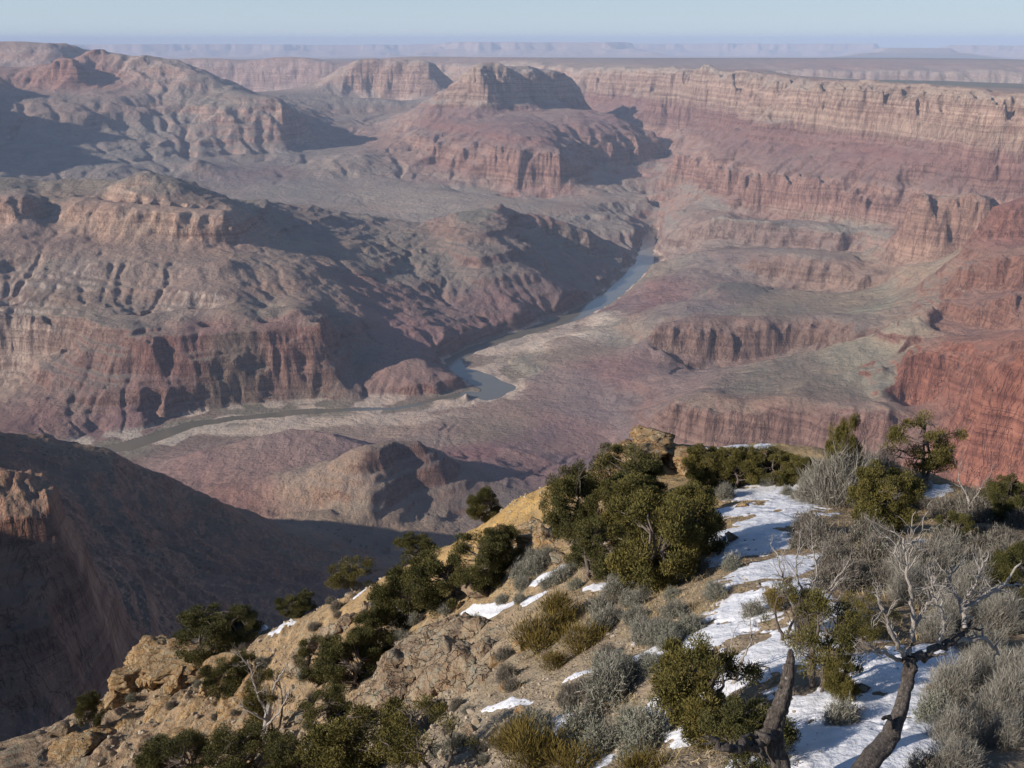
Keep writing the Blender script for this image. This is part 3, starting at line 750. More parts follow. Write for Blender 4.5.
def rock_material():
    t = MT('canyon_rock', .95, .1)
    geo = t.new('ShaderNodeNewGeometry')
    pos = geo.outputs['Position']
    sep = t.new('ShaderNodeSeparateXYZ'); t.l.new(pos, sep.inputs[0])
    nrm = t.new('ShaderNodeSeparateXYZ'); t.l.new(geo.outputs['Normal'], nrm.inputs[0])
    col = t.attr('col').outputs['Color']
    flat = t.attr('flat').outputs['Fac']
    # beds: thin colour bands by height, bent a little
    wob = t.noise(.0008, 3, vec=pos)
    z = t.math('ADD', sep.outputs[2], t.math('MULTIPLY', wob, 120.0))
    zz = t.new('ShaderNodeCombineXYZ'); t.l.new(z, zz.inputs[2])
    t.l.new(t.math('MULTIPLY', sep.outputs[0], .03), zz.inputs[0])
    band = t.noise(.035, 5, .7, vec=zz.outputs[0])
    band2 = t.noise(.011, 3, .6, vec=zz.outputs[0])
    steep = t.maprange(nrm.outputs[2], .88, .62)
    # streaks and stains on the faces, then crack lines with painted shade
    st = t.noise(.02, 5, .65, vec=t.mapping(pos, (1, 1, .12)))
    cliff = t.mix(t.maprange(band, .35, .65), t.mix(1.0, col, (.62, .52, .50), 'MULTIPLY'), t.mix(1.0, col, (1.28, 1.2, 1.12), 'MULTIPLY'))
    cliff = t.mix(t.maprange(st, .35, .7), cliff, t.mix(1.0, cliff, (.72, .66, .66), 'MULTIPLY'))
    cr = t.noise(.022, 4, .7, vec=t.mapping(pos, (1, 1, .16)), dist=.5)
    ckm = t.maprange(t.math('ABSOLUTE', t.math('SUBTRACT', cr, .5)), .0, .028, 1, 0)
    cliff = t.mix(t.math('MULTIPLY', ckm, .3), cliff, t.mix(1.0, cliff, (.45, .40, .42), 'MULTIPLY'))  # crack lines: desert varnish plus crack shade painted into the colour
    talus = t.mix(t.maprange(t.noise(.006, 6, .6, vec=pos), .35, .68), t.mix(1.0, col, (.84, .86, .88), 'MULTIPLY'), t.mix(1.0, col, (1.14, 1.10, 1.04), 'MULTIPLY'))
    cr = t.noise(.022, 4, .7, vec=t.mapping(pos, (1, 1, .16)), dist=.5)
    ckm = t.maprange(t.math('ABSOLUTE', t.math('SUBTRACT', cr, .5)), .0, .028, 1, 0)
    cliff = t.mix(t.math('MULTIPLY', ckm, .3), cliff, t.mix(1.0, cliff, (.45, .40, .42), 'MULTIPLY'))  # the same varnish and painted crack shade, laid on again
    talus = t.mix(t.maprange(band2, .46, .62, 0, .55), talus, t.mix(1.0, talus, (1.0, .78, .74), 'MULTIPLY'))
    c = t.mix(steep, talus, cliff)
    # scrub dots on the gentler ground
    v = t.new('ShaderNodeTexVoronoi'); v.inputs['Scale'].default_value = .07; t.l.new(pos, v.inputs['Vector'])
    dots = t.math('MULTIPLY', t.maprange(v.outputs['Distance'], .22, .34, 1, 0), t.maprange(t.noise(.004, 3, vec=pos), .42, .6))
    dots = t.math('MULTIPLY', dots, t.math('SUBTRACT', 1.0, steep))
    c = t.mix(t.math('MULTIPLY', dots, .55), c, (.07, .075, .045))
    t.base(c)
    fl = t.noise(.014, 6, .6, vec=t.mapping(pos, (1, 1, .12)))
    fl = t.math('SUBTRACT', fl, t.math('MULTIPLY', ckm, .15))
    h = t.math('ADD', t.math('MULTIPLY', t.noise(.02, 8, .7, vec=t.mapping(pos, (1, 1, .6))), 1.0), t.math('MULTIPLY', t.math('ADD', t.math('MULTIPLY', band, 1.1), t.math('MULTIPLY', fl, 1.0)), steep))
    b = t.bump(h, 30.0, .9)
    t.normal(b)
    return t.m

def water_material():
    t = MT('river_water', .12, .6)
    pos = t.new('ShaderNodeNewGeometry').outputs['Position']
    t.base(t.mix(t.noise(.008, 3, vec=pos), (.15, .135, .10), (.19, .17, .13)))
    t.normal(t.bump(t.noise(.15, 4, vec=pos), .35, .5))
    return t.m

import os, time
_t0 = time.time()
ang, lr, A, R, X, Y, Z, col, D, sl, grad = canyon_grid(float(os.environ.get('CQ', '1.0')))
# sand and mud by the river
sand = np.array((.60, .50, .41), np.float32); mud = np.array((.27, .24, .19), np.float32)
low = (1 - sstep(RZ + 4, RZ + 16, Z)) * (R < 12000)
nn = fbm(X / 160, Y / 160, 3, 131)
bar = np.zeros(X.shape, np.float32)
for bx, by, rx, ry in ((250, 428, 70, 9), (320, 420, 50, 8), (190, 428, 30, 7), (452, 403, 30, 6), (425, 408, 30, 4), (555, 345, 60, 12), (610, 325, 30, 8), (400, 420, 40, 7)):
    a_ = P(bx, by, 1450 / kof(by)); b_ = P(bx + rx, by, 1450 / kof(by)); c_ = P(bx, by - ry, 1450 / kof(by - ry))
    q_ = ((X - a_[0]) / (b_[0] - a_[0])) ** 2 + ((Y - a_[1]) / (c_[1] - a_[1])) ** 2
    bar = np.maximum(bar, 1 - sstep(.7, 1.1, np.sqrt(q_) + nn * .12))
bar = bar * (1 - sstep(RZ + 25, RZ + 60, Z)) * (D > 4)
col = col * (1 - bar[..., None]) + sand * bar[..., None]
m1 = low * (1 - sstep(60, 260, D)) * sstep(-.1, .25, nn)
col = col * (1 - m1[..., None]) + sand * m1[..., None]
m2 = low * (1 - sstep(0, 150, D)) * sstep(.0, .3, -nn)
col = col * (1 - m2[..., None]) + mud * m2[..., None]
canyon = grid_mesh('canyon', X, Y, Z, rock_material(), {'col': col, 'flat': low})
tag(canyon, 'layered red and grey canyon with plateau and far mesas', kind='structure')

rv_n = 40
ra = np.linspace(-.6, .6, 60); rl = np.linspace(math.log(3000), math.log(13000), 60)
RA, RL = np.meshgrid(ra, rl)
river = grid_mesh('river', np.exp(RL) * np.sin(RA), np.exp(RL) * np.cos(RA), np.full(RA.shape, RZ), water_material())
tag(river, 'pale blue river winding along the canyon floor', kind='structure')
print('canyon', time.time() - _t0)

# ------------------------------------------------------------------ the near hillside
HP = []
def HL(*pts):
    for a, b in zip(pts[:-1], pts[1:]):
        n = max(1, int(math.hypot(b[0] - a[0], b[1] - a[1]) / 24))
        A_, B_ = P(*a), P(*b)
        for i in range(n):
            HP.append(tuple(A_[k] + (B_[k] - A_[k]) * i / n for k in range(3)))
    HP.append(P(*pts[-1]))

CREST = [(1300, 560, 19), (1160, 530, 21), (1024, 505, 24), (960, 488, 27), (900, 474, 31), (860, 464, 34), (830, 459, 36), (780, 454, 37), (730, 451, 37), (690, 448, 36), (655, 446, 36), (625, 452, 35),
         (600, 465, 34), (560, 479, 33), (535, 490, 33), (518, 497, 33.3), (500, 512, 34), (470, 530, 35), (440, 545, 36.5), (400, 568, 38), (360, 590, 40), (330, 602, 42),
         (300, 612, 44), (260, 622, 47), (230, 629, 49), (190, 636, 51), (165, 643, 52), (143, 660, 52), (128, 680, 51), (108, 700, 50), (92, 725, 49.5), (55, 747, 49), (20, 770, 49), (-60, 800, 49), (-260, 850, 49)]
HL(*CREST)
for px, py, Y in CREST:
    a = P(px, py, Y)
    for d, k in ((1.5, 1.7), (5, 7), (16, 24), (55, 75), (150, 170)):
        HP.append((a[0] * (1 + d / Y), a[1] + d, a[2] * (1 + d / Y) - k * .75))
for c in range(-500, 1600, 150):
    x, y, z = P(c, 300, 330)
    HP.append((x, y, -436 + 8 * math.sin(c)))
    x, y, z = P(c, 300, 400); HP.append((x, y, -520))
HL((-100, 768, 38), (100, 768, 38.5), (180, 768, 33), (300, 768, 24), (350, 768, 18.5), (430, 768, 13.5), (500, 745, 12.8), (600, 760, 11.2), (700, 768, 9.2), (800, 768, 8.0), (880, 740, 8.3), (960, 768, 7.6), (1060, 768, 7.6), (1300, 768, 7.5))
HL((150, 700, 45), (200, 700, 41), (250, 700, 37), (300, 680, 33.5), (350, 650, 31.5), (400, 615, 30.5), (440, 585, 30), (480, 560, 29.5), (520, 535, 30))
HL((170, 672, 48), (230, 660, 45), (290, 642, 41))
HL((170, 740, 38), (240, 740, 33), (290, 720, 29.5), (330, 705, 26.5), (360, 700, 24))
HL((300, 650, 37), (350, 622, 36), (420, 580, 34.5), (470, 552, 32.5), (520, 515, 31.5))
HL((360, 712, 20.5), (430, 700, 19), (500, 670, 18), (560, 640, 18), (640, 600, 17.5))
HL((370, 690, 23.5), (400, 662, 24), (440, 640, 24.3), (480, 618, 24.3), (540, 590, 23.5), (600, 560, 23), (640, 545, 23))
HL((560, 520, 28), (600, 500, 29.5), (640, 478, 32), (690, 470, 33), (740, 470, 33), (800, 472, 32))
HL((560, 545, 25.5), (640, 520, 26), (700, 510, 26), (760, 500, 26), (830, 495, 25.5), (900, 498, 25), (960, 510, 22.5), (1040, 530, 20))
HL((640, 560, 21), (700, 545, 20.8), (760, 530, 20.3), (830, 530, 20), (900, 535, 19), (980, 550, 17), (1060, 570, 15.5))
HL((560, 620, 18.6), (640, 620, 16), (700, 600, 15.6), (770, 585, 15), (850, 590, 14), (930, 600, 13.2), (1030, 620, 12))
HL((480, 700, 16.3), (560, 680, 14.4), (640, 680, 12.8), (700, 680, 11.7), (760, 670, 11.2), (850, 670, 10.6), (940, 680, 10), (1040, 700, 9.3))
for x, y, z in ((-12, 2, -7.6), (-6, 2, -6.5), (0, 2, -5.2), (5, 2, -4.6), (11, 2, -4.6), (-30, 5, -20), (20, 12, -7), (30, 20, -14), (-45, 20, -32), (-60, 40, -46), (40, 40, -30)):
    HP.append((x, y, z))
_hf = rbf_fit(HP, 0.0)

# rougher rocky ground on the left, smoother by the snow: surveyed kinds of ground (r, g, b, stoniness)
GS = [(540, 500, 33, .52, .33, .10, .25), (515, 520, 32, .50, .32, .11, .4), (480, 545, 31, .42, .29, .14, .6), (440, 570, 32, .40, .27, .12, .4), (400, 590, 34, .40, .27, .13, .4), (350, 615, 37, .40, .27, .13, .5), (300, 640, 38, .36, .27, .17, .7),
      (230, 665, 44, .36, .27, .18, .9), (180, 660, 50, .38, .29, .19, .7), (140, 700, 49, .36, .26, .17, 1.2), (200, 720, 40, .38, .25, .13, .9), (260, 720, 34, .38, .26, .15, .8), (330, 690, 30, .36, .26, .16, .8), (100, 750, 46, .34, .25, .17, 1),
      (400, 700, 21, .34, .27, .19, .8), (430, 740, 15, .33, .28, .21, .6), (500, 640, 20, .36, .28, .19, .8), (560, 600, 21, .33, .26, .19, .5), (620, 580, 19, .34, .26, .18, .4), (680, 560, 19.5, .36, .27, .16, .3), (700, 545, 21, .38, .28, .16, .25),
      (640, 640, 15, .32, .26, .19, .4), (560, 690, 14, .33, .27, .20, .5), (500, 740, 12.5, .36, .31, .25, .6), (600, 740, 11.5, .30, .25, .19, .4), (700, 620, 14, .34, .26, .16, .25), (760, 560, 18, .34, .26, .17, .2), (850, 540, 19, .22, .17, .12, .2),
      (900, 600, 14, .23, .18, .13, .25), (960, 650, 11, .20, .16, .12, .3), (1000, 730, 8.5, .20, .16, .12, .3), (850, 650, 11.5, .32, .24, .15, .2), (700, 460, 34, .42, .29, .13, .5), (640, 450, 35, .42, .30, .16, .7), (780, 460, 35, .32, .25, .15, .3), (900, 480, 29, .28, .21, .14, .3)]
_gf = rbf_fit([(P(a[0], a[1], a[2])[0], P(a[0], a[1], a[2])[1]) + a[3:] for a in GS], .3)

_HXA = np.radians(np.linspace(-64, 60, 300)); _HXL = np.linspace(math.log(2.5), math.log(420), 260)
_a, _l = np.meshgrid(_HXA, _HXL)
_HG = rbf_eval(_hf, np.exp(_l) * np.sin(_a), np.exp(_l) * np.cos(_a))[..., 0]
_GG = rbf_eval(_gf, np.exp(_l) * np.sin(_a), np.exp(_l) * np.cos(_a))

def _hgrid(G, X, Y):
    a = np.arctan2(X, Y); l = .5 * np.log(X * X + Y * Y + 1e-6)
    return grid_sample(G, np.interp(l, _HXL, np.arange(len(_HXL))), np.interp(a, _HXA, np.arange(len(_HXA))))

def ground(X, Y):
    X, Y = np.asarray(X, float), np.asarray(Y, float)
    R = np.hypot(X, Y)
    z = _hgrid(_HG, X, Y)
    s = np.clip(_hgrid(_GG, X, Y)[..., 3], .1, 1.4)
    far = sstep(60, 160, R)
    rough = fbm(X / 2.6, Y / 2.6, 3, 201) * .10 + ridged(X / 1.1, Y / 1.1, 3, 203) * .045
    # worn beds of rock showing through as small steps
    t = (z + .35 * fbm(X / 3., Y / 3., 2, 207)) / .62
    f = t - np.floor(t)
    step_ = (sstep(.3, .7, f) - f) * .62 * sstep(.45, 1.0, s)
    z = z + rough * (.35 + 1.5 * s) + step_ * .9 * (1 - far)
    z = z + fbm(X / .35, Y / .35, 2, 205) * .018 * (.4 + s) * (R < 45)
    z = z + far * (ridged(X / 40, Y / 40, 4, 209) * 6)
    return z

def hit(px, py):
    """where the line of sight through (px, py) meets the hillside"""
    v = (CY - py) / FPX
    d = np.array(((px - CX) / FPX, math.cos(TH) + v * math.sin(TH), -math.sin(TH) + v * math.cos(TH)))
    t = np.exp(np.linspace(math.log(6.), math.log(90.), 900))
    z = ground(t * d[0], t * d[1])
    below = np.nonzero(t * d[2] < z)[0]
    if len(below) == 0:
        g = (t * d[2] - z) / t
        k = int(np.argmin(g))
    else:
        k = int(below[0])
    return float(t[k] * d[0]), float(t[k] * d[1]), float(z[k]), float(t[k])

# snow lying in patches: column, row, half width, half height, tilt (rows per column)
SNOW = [(768, 492, 38, 11, -.05), (735, 512, 26, 10, -.2), (790, 508, 34, 12, 0), (745, 530, 20, 10, 0), (770, 522, 34, 14, 0), (760, 545, 34, 14, 0), (775, 566, 36, 16, 0), (748, 572, 22, 10, 0), (770, 600, 46, 18, 0), (752, 626, 48, 17, 0), (722, 628, 26, 9, 0),
        (800, 628, 46, 16, 0), (790, 655, 60, 18, 0), (860, 672, 62, 18, 0), (830, 700, 74, 26, 0), (900, 700, 52, 26, .2), (850, 745, 100, 34, 0), (920, 742, 40, 24, .5), (940, 660, 34, 8, .15), (925, 490, 20, 6, 0), (960, 618, 14, 5, 0), (900, 583, 9, 4, 0), (848, 575, 9, 4, .1), (925, 540, 7, 7, .3),
        (806, 486, 16, 5, 0), (700, 700, 22, 8, 0), (662, 704, 11, 11, 0), (690, 735, 26, 8, 0), (645, 655, 18, 5, .2), (545, 577, 24, 2.5, .1), (492, 612, 30, 2.5, -.35), (530, 600, 12, 2, -.2), (590, 588, 14, 2, -.1), (660, 577, 28, 3, -.2), (640, 570, 12, 3, 0), (505, 703, 24, 1.2, -.3), (582, 674, 16, 1.0, -.3),
        (628, 650, 10, 6, 0), (745, 447, 24, 3, 0), (720, 452, 12, 2.5, 0), (192, 634, 16, 2.6, -.05), (255, 627, 18, 2.5, -.1), (280, 622, 8, 2, 0), (362, 592, 8, 2, 0), (655, 735, 12, 6, 0), (590, 765, 16, 6, 0), (420, 609, 22, 3, -.1), (300, 758, 22, 8, -.3), (320, 745, 14, 5, 0), (560, 725, 7, 4, 0), (690, 655, 12, 4, .1), (612, 525, 0, 0, 0)]
_SB = []
for px, py, rx, ry, tl in SNOW:
    if rx <= 0: continue
    c = hit(px, py); e1 = hit(px + rx, py + tl * rx); e0 = hit(px - rx, py - tl * rx)
    Yn = c[1] - (ry * c[3] / FPX) / max(.35, kof(py) * 0 + .38 + .25 * (py - 450) / 300) 
    ax = np.array((e1[0] - e0[0], e1[1] - e0[1])) / 2
    if np.hypot(*ax) > 2.2 * rx * c[3] / FPX: ax = np.array((rx * c[3] / FPX, 0))
    lx = np.hypot(*ax); ux = ax / lx
    _SB.append((c[0], c[1], ux[0], ux[1], max(lx * 1.12, .2), max(abs(c[1] - Yn) * 2.3, .13)))

def snow_field(X, Y):
    F = np.full(X.shape, -3., np.float32)
    for cx, cy, ux, uy, lx, ly in _SB:
        m = (np.abs(X - cx) < 2.2 * (lx + ly)) & (np.abs(Y - cy) < 2.2 * (lx + ly))
        dx, dy = X[m] - cx, Y[m] - cy
        q = ((dx * ux + dy * uy) / lx) ** 2 + ((-dx * uy + dy * ux) / ly) ** 2
        F[m] = np.maximum(F[m], 1 - q)
    return F

def hill_material():
    t = MT('hillside_earth', .95, .1)
    pos = t.new('ShaderNodeNewGeometry').outputs['Position']
    col = t.attr('col').outputs['Color']
    st = t.attr('stony').outputs['Fac']
    n1 = t.noise(1.2, 6, .65, vec=pos); n2 = t.noise(9., 5, .7, vec=pos)
    c = t.mix(t.maprange(n1, .35, .68), t.mix(1.0, col, (.72, .70, .70), 'MULTIPLY'), t.mix(1.0, col, (1.25, 1.2, 1.12), 'MULTIPLY'))
    v = t.new('ShaderNodeTexVoronoi'); v.inputs['Scale'].default_value = 13.0; v.inputs['Randomness'].default_value = 1.0
    t.l.new(pos, v.inputs['Vector'])
    sv = t.new('ShaderNodeSeparateXYZ'); t.l.new(v.outputs['Color'], sv.inputs[0])
    peb = t.math('MULTIPLY', t.maprange(v.outputs['Distance'], .25, .45, 1, 0), t.math('GREATER_THAN', sv.outputs[0], .55))
    pc = t.ramp(sv.outputs[1], [(0, (.20, .16, .12)), (.5, (.36, .29, .21)), (1, (.52, .45, .36))])
    c = t.mix(t.math('MULTIPLY', peb, .8), c, pc)
    c = t.mix(t.maprange(n2, .55, .75, 0, .5), c, (.12, .10, .06))
    # grey-green lichen where it is rocky
    li = t.math('MULTIPLY', t.maprange(t.noise(2.3, 5, .7, vec=pos), .5, .62), t.math('MULTIPLY', st, .6), clamp=True)
    c = t.mix(li, c, (.25, .25, .19))
    vo = t.new('ShaderNodeTexVoronoi', feature='DISTANCE_TO_EDGE'); vo.inputs['Scale'].default_value = 1.1
    wv = t.new('ShaderNodeTexNoise'); wv.inputs['Scale'].default_value = 1.1; wv.inputs['Detail'].default_value = 5; t.l.new(pos, wv.inputs['Vector'])
    t.l.new(t.mix(1.0, t.mapping(pos, (.8, .8, 2.4)), t.mix(1.0, wv.outputs['Color'], (2.2, 2.2, 2.2), 'MULTIPLY'), 'ADD'), vo.inputs['Vector'])
    crack = t.math('MULTIPLY', t.maprange(vo.outputs['Distance'], 0, .035, 1, 0), t.math('MULTIPLY', st, .7), clamp=True)
    c = t.mix(t.math('MULTIPLY', crack, .35), c, (.07, .055, .035))
    t.base(c)
    h = t.math('SUBTRACT', t.math('MULTIPLY', n1, .8), t.math('MULTIPLY', crack, .3))
    h = t.math('ADD', h, t.math('ADD', t.math('MULTIPLY', n2, .25), t.math('MULTIPLY', peb, .12)))
    t.normal(t.bump(h, .22, .9))
    return t.m

def snow_material():
    t = MT('old_snow', .6, .3)
    pos = t.new('ShaderNodeNewGeometry').outputs['Position']
    n = t.noise(3., 5, .6, vec=pos)
    c = t.mix(t.maprange(n, .5, .75, 0, .5), (.72, .73, .77), (.56, .54, .52))
    sp = t.noise(28., 3, .6, vec=pos)
    c = t.mix(t.maprange(sp, .66, .72, 0, .8), c, (.25, .20, .14))
    t.base(c)
    t.b.inputs['Subsurface Weight'].default_value = 0.0
    t.normal(t.bump(t.math('ADD', n, t.math('MULTIPLY', t.noise(14., 4, .6, vec=pos), .3)), .12, .6))
    return t.m

ha = np.radians(spaced([(-62, -30, 100), (-30, 31, 850), (31, 58, 90)]))
hl = spaced([(math.log(3.2), math.log(7.), 60), (math.log(7.), math.log(60.), 1000), (math.log(60.), math.log(400.), 130)])
HA, HLr = np.meshgrid(ha, hl)
HR = np.exp(HLr); HX, HY = HR * np.sin(HA), HR * np.cos(HA)
HZ = ground(HX, HY)
gcol = _hgrid(_GG, HX, HY)
farm = sstep(45, 140, HR)[..., None]
gc = gcol[..., :3] * (1 - farm) + np.array((.20, .16, .12), np.float32) * farm
gc = np.clip(gc, .05, .6)
hillside = grid_mesh('hillside', HX, HY, HZ, hill_material(), {'col': gc.astype(np.float32), 'stony': np.clip(gcol[..., 3], 0, 1.5)})
tag(hillside, 'steep rocky hillside of ochre earth in the foreground', kind='structure')

sa = np.radians(np.linspace(-25, 29, 900)); sl_ = np.linspace(math.log(6.8), math.log(58.), 1000)
SA, SL = np.meshgrid(sa, sl_)
SX, SY = np.exp(SL) * np.sin(SA), np.exp(SL) * np.cos(SA)
F = snow_field(SX, SY)
F = F + fbm(SX / 1.5, SY / 1.5, 5, 221, .66) * .88 + fbm(SX / .22, SY / .22, 3, 223) * .18 - .06
gz = ground(SX, SY)
dent = np.clip(F, -.5, .8)
smooth = _hgrid(_HG, SX, SY)
SZ = gz + np.clip((smooth - gz) * sstep(0, .5, F), -.02, .12) * .8 + np.clip(F, -.5, .35) * .10 - .006 + fbm(SX / .5, SY / .5, 2, 225) * .010
keepf = F > -.6
snow = grid_mesh('snow', SX, SY, SZ, snow_material())
bmask = keepf[:-1, :-1] | keepf[1:, 1:] | keepf[:-1, 1:] | keepf[1:, :-1]
# drop the cells that lie under the earth everywhere
import bmesh
def keep_faces(o, mask):
    me = o.data
    n = int(mask.sum())
    vi = np.empty(len(me.loops), np.int32); me.loops.foreach_get('vertex_index', vi)
    co = np.empty(len(me.vertices) * 3, np.float32); me.vertices.foreach_get('co', co)
    q = vi.reshape(-1, 4)[mask.ravel()]
    used, inv = np.unique(q, return_inverse=True)
    m2 = bpy.data.meshes.new(me.name)
    m2.vertices.add(len(used)); m2.vertices.foreach_set('co', co.reshape(-1, 3)[used].ravel())
    m2.loops.add(q.size); m2.loops.foreach_set('vertex_index', inv.ravel().astype(np.int32))
    m2.polygons.add(n); m2.polygons.foreach_set('loop_start', np.arange(0, q.size, 4, dtype=np.int32))
    m2.polygons.foreach_set('use_smooth', np.full(n, True))
    m2.update(calc_edges=True)
    m2.materials.append(me.materials[0])
    o.data = m2
    bpy.data.meshes.remove(me)
keep_faces(snow, bmask)
tag(snow, 'patches of old white snow lying on the hillside', kind='structure')
print('hill', time.time() - _t0)

# ------------------------------------------------------------------ rocks, trees and shrubs: builders
class Geo:
    """collects quads with a material number and a tint for each point"""
    def __init__(self):
        self.v, self.q, self.m, self.t, self.n = [], [], [], [], 0
    def add(self, v, q, mat=0, tint=0.5):
        v = np.asarray(v, np.float32); q = np.asarray(q, np.int32)
        self.v.append(v); self.q.append(q + self.n); self.m.append(np.full(len(q), mat, np.int32))
        self.t.append(np.broadcast_to(np.asarray(tint, np.float32), (len(v),)))
        self.n += len(v)
    def tube(self, pts, rad, sides=5, mat=0, tint=.5):
        pts = np.asarray(pts, float); n = len(pts)
        d = np.gradient(pts, axis=0); d /= np.linalg.norm(d, axis=1, keepdims=True) + 1e-9
        ref = np.array((.3, .2, .93)) if abs(d[0][2]) < .9 else np.array((1., 0, 0))
        a = np.cross(d, ref); a /= np.linalg.norm(a, axis=1, keepdims=True) + 1e-9
        b = np.cross(d, a)
        th = np.arange(sides) / sides * 2 * np.pi
        r = np.asarray(rad, float)[:, None, None]
        V = pts[:, None] + r * (np.cos(th)[None, :, None] * a[:, None] + np.sin(th)[None, :, None] * b[:, None])
        i = np.arange(n - 1)[:, None] * sides; j = np.arange(sides)[None]; k = (j + 1) % sides
        q = np.stack([i + j, i + k, i + sides + k, i + sides + j], -1).reshape(-1, 4)
        self.add(V.reshape(-1, 3), q, mat, tint)
    def blades(self, c, d, w, mat=0, tint=.5, taper=.35):
        """flat sprigs: centre-base c, length vector d, half-width vector w (all n x 3)"""
        n = len(c)
        V = np.stack([c - w * .6, c + w * .6, c + d * .55 + w, c + d * .55 - w, c + d + w * taper, c + d - w * taper], 1).reshape(-1, 3)
        i = np.arange(n)[:, None] * 6
        q = np.concatenate([i + np.array([[0, 1, 2, 3]]), i + np.array([[3, 2, 4, 5]])])
        self.add(V, q, mat, np.repeat(np.broadcast_to(tint, (n,)), 6))
    def build(self, name, mats, smooth=False):
        me = bpy.data.meshes.new(name)
        v = np.concatenate(self.v); q = np.concatenate(self.q)
        me.vertices.add(len(v)); me.vertices.foreach_set('co', v.ravel())
        me.loops.add(q.size); me.loops.foreach_set('vertex_index', q.ravel())
        me.polygons.add(len(q)); me.polygons.foreach_set('loop_start', np.arange(0, q.size, 4, dtype=np.int32))
        me.polygons.foreach_set('material_index', np.concatenate(self.m))
        me.polygons.foreach_set('use_smooth', np.full(len(q), smooth))
        me.update(calc_edges=True)
        at = me.attributes.new('tint', 'FLOAT', 'POINT'); at.data.foreach_set('value', np.concatenate(self.t).astype(np.float32))
        for m in mats: me.materials.append(m)
        return me

def unit(a):
    return a / (np.linalg.norm(a, axis=-1, keepdims=True) + 1e-9)

def leaf_material(name, stops, rough=.75):
    t = MT(name, rough, .15)
    t.base(t.ramp(t.attr('tint').outputs['Fac'], stops))
    t.b.inputs['Transmission Weight'].default_value = 0
    return t.m

M_JUN = leaf_material('juniper_leaf', [(0, (.065, .062, .020)), (.5, (.13, .115, .034)), (.85, (.17, .14, .040)), (1, (.24, .18, .06))])
M_DARK = leaf_material('dark_juniper_leaf', [(0, (.050, .052, .020)), (.6, (.100, .096, .032)), (1, (.17, .145, .05))])
M_GOLD = leaf_material('golden_sprig', [(0, (.07, .055, .016)), (.5, (.155, .115, .028)), (1, (.26, .19, .055))])
M_SAGE = leaf_material('sage_twig', [(0, (.13, .115, .095)), (.5, (.27, .25, .21)), (1, (.42, .40, .34))])
M_SAGEL = leaf_material('sage_leaf', [(0, (.13, .14, .10)), (.5, (.22, .23, .17)), (1, (.33, .33, .25))])
M_BRUSH = leaf_material('brown_twig', [(0, (.09, .075, .06)), (.5, (.18, .155, .13)), (1, (.30, .27, .23))])
M_GRASS = leaf_material('dry_grass_blade', [(0, (.22, .16, .08)), (.5, (.38, .29, .15)), (1, (.52, .43, .26))])

def bark_material(name, c0, c1, c2):
    t = MT(name, .85, .2)
    oc = t.new('ShaderNodeTexCoord').outputs['Object']
    n = t.noise(7.0, 6, .7, vec=t.mapping(oc, (6, 6, 1)), dist=.8)
    n2 = t.noise(2.0, 3, .6, vec=oc)
    c = t.ramp(n, [(.3, c0), (.5, c1), (.72, c2)])
    c = t.mix(t.maprange(n2, .45, .7, 0, .6), c, t.mix(1.0, c, (.6, .5, .42), 'MULTIPLY'))
    t.base(c)
    t.normal(t.bump(n, .03, .9))
    return t.m
M_BARK = bark_material('juniper_bark', (.07, .055, .045), (.16, .13, .11), (.27, .23, .20))
M_DEAD = bark_material('bleached_wood', (.20, .17, .15), (.42, .38, .34), (.60, .56, .50))
M_TRUNK = bark_material('weathered_trunk_wood', (.03, .025, .02), (.10, .085, .075), (.25, .22, .19))

def rock_material2(name, dark, mid, pale, lichen):
    t = MT(name, .92, .15)
    pos = t.new('ShaderNodeNewGeometry').outputs['Position']
    n = t.noise(1.6, 7, .68, vec=pos); m = t.noise(8, 5, .65, vec=pos)
    st = t.noise(1.0, 5, .7, vec=t.mapping(pos, (.5, .5, 6)))
    c = t.ramp(n, [(.3, dark), (.5, mid), (.72, pale)])
    c = t.mix(t.maprange(st, .4, .62, 0, .6), c, t.mix(1.0, c, (.66, .52, .42), 'MULTIPLY'))
    c = t.mix(t.maprange(t.noise(3.2, 6, .75, vec=pos), .5, .6, 0, .75), c, lichen)
    vo = t.new('ShaderNodeTexVoronoi', feature='DISTANCE_TO_EDGE'); vo.inputs['Scale'].default_value = 1.3
    wv = t.new('ShaderNodeTexNoise'); wv.inputs['Scale'].default_value = 1.1; wv.inputs['Detail'].default_value = 5; t.l.new(pos, wv.inputs['Vector'])
    t.l.new(t.mix(1.0, t.mapping(pos, (.9, .9, 2.6)), t.mix(1.0, wv.outputs['Color'], (2.2, 2.2, 2.2), 'MULTIPLY'), 'ADD'), vo.inputs['Vector'])
    crack = t.maprange(vo.outputs['Distance'], 0, .035)
    c = t.mix(t.maprange(crack, 0, 1, .4, 0), c, (.07, .055, .04))
    c = t.mix(t.maprange(m, .60, .72, 0, .7), c, (.06, .055, .045))
    t.base(c)
    h = t.math('ADD', t.math('MULTIPLY', n, .7), t.math('ADD', t.math('MULTIPLY', m, .35), t.math('ADD', t.math('MULTIPLY', st, .5), t.math('MULTIPLY', crack, .35))))
    t.normal(t.bump(h, .25, 1.0))
    return t.m
M_ROCK = rock_material2('limestone', (.20, .15, .11), (.36, .27, .18), (.48, .38, .26), (.30, .29, .22))
M_OCHRE = rock_material2('ochre_rock', (.24, .15, .07), (.42, .28, .14), (.50, .38, .23), (.36, .31, .22))

_ico_cache = {}
def ico(level):
    if level not in _ico_cache:
        bm = bmesh.new(); bmesh.ops.create_icosphere(bm, subdivisions=level, radius=1.0)
        v = np.array([p.co[:] for p in bm.verts], np.float32); f = np.array([[q.index for q in p.verts] for p in bm.faces], np.int32)
        bm.free(); _ico_cache[level] = (v, f)
    return _ico_cache[level]

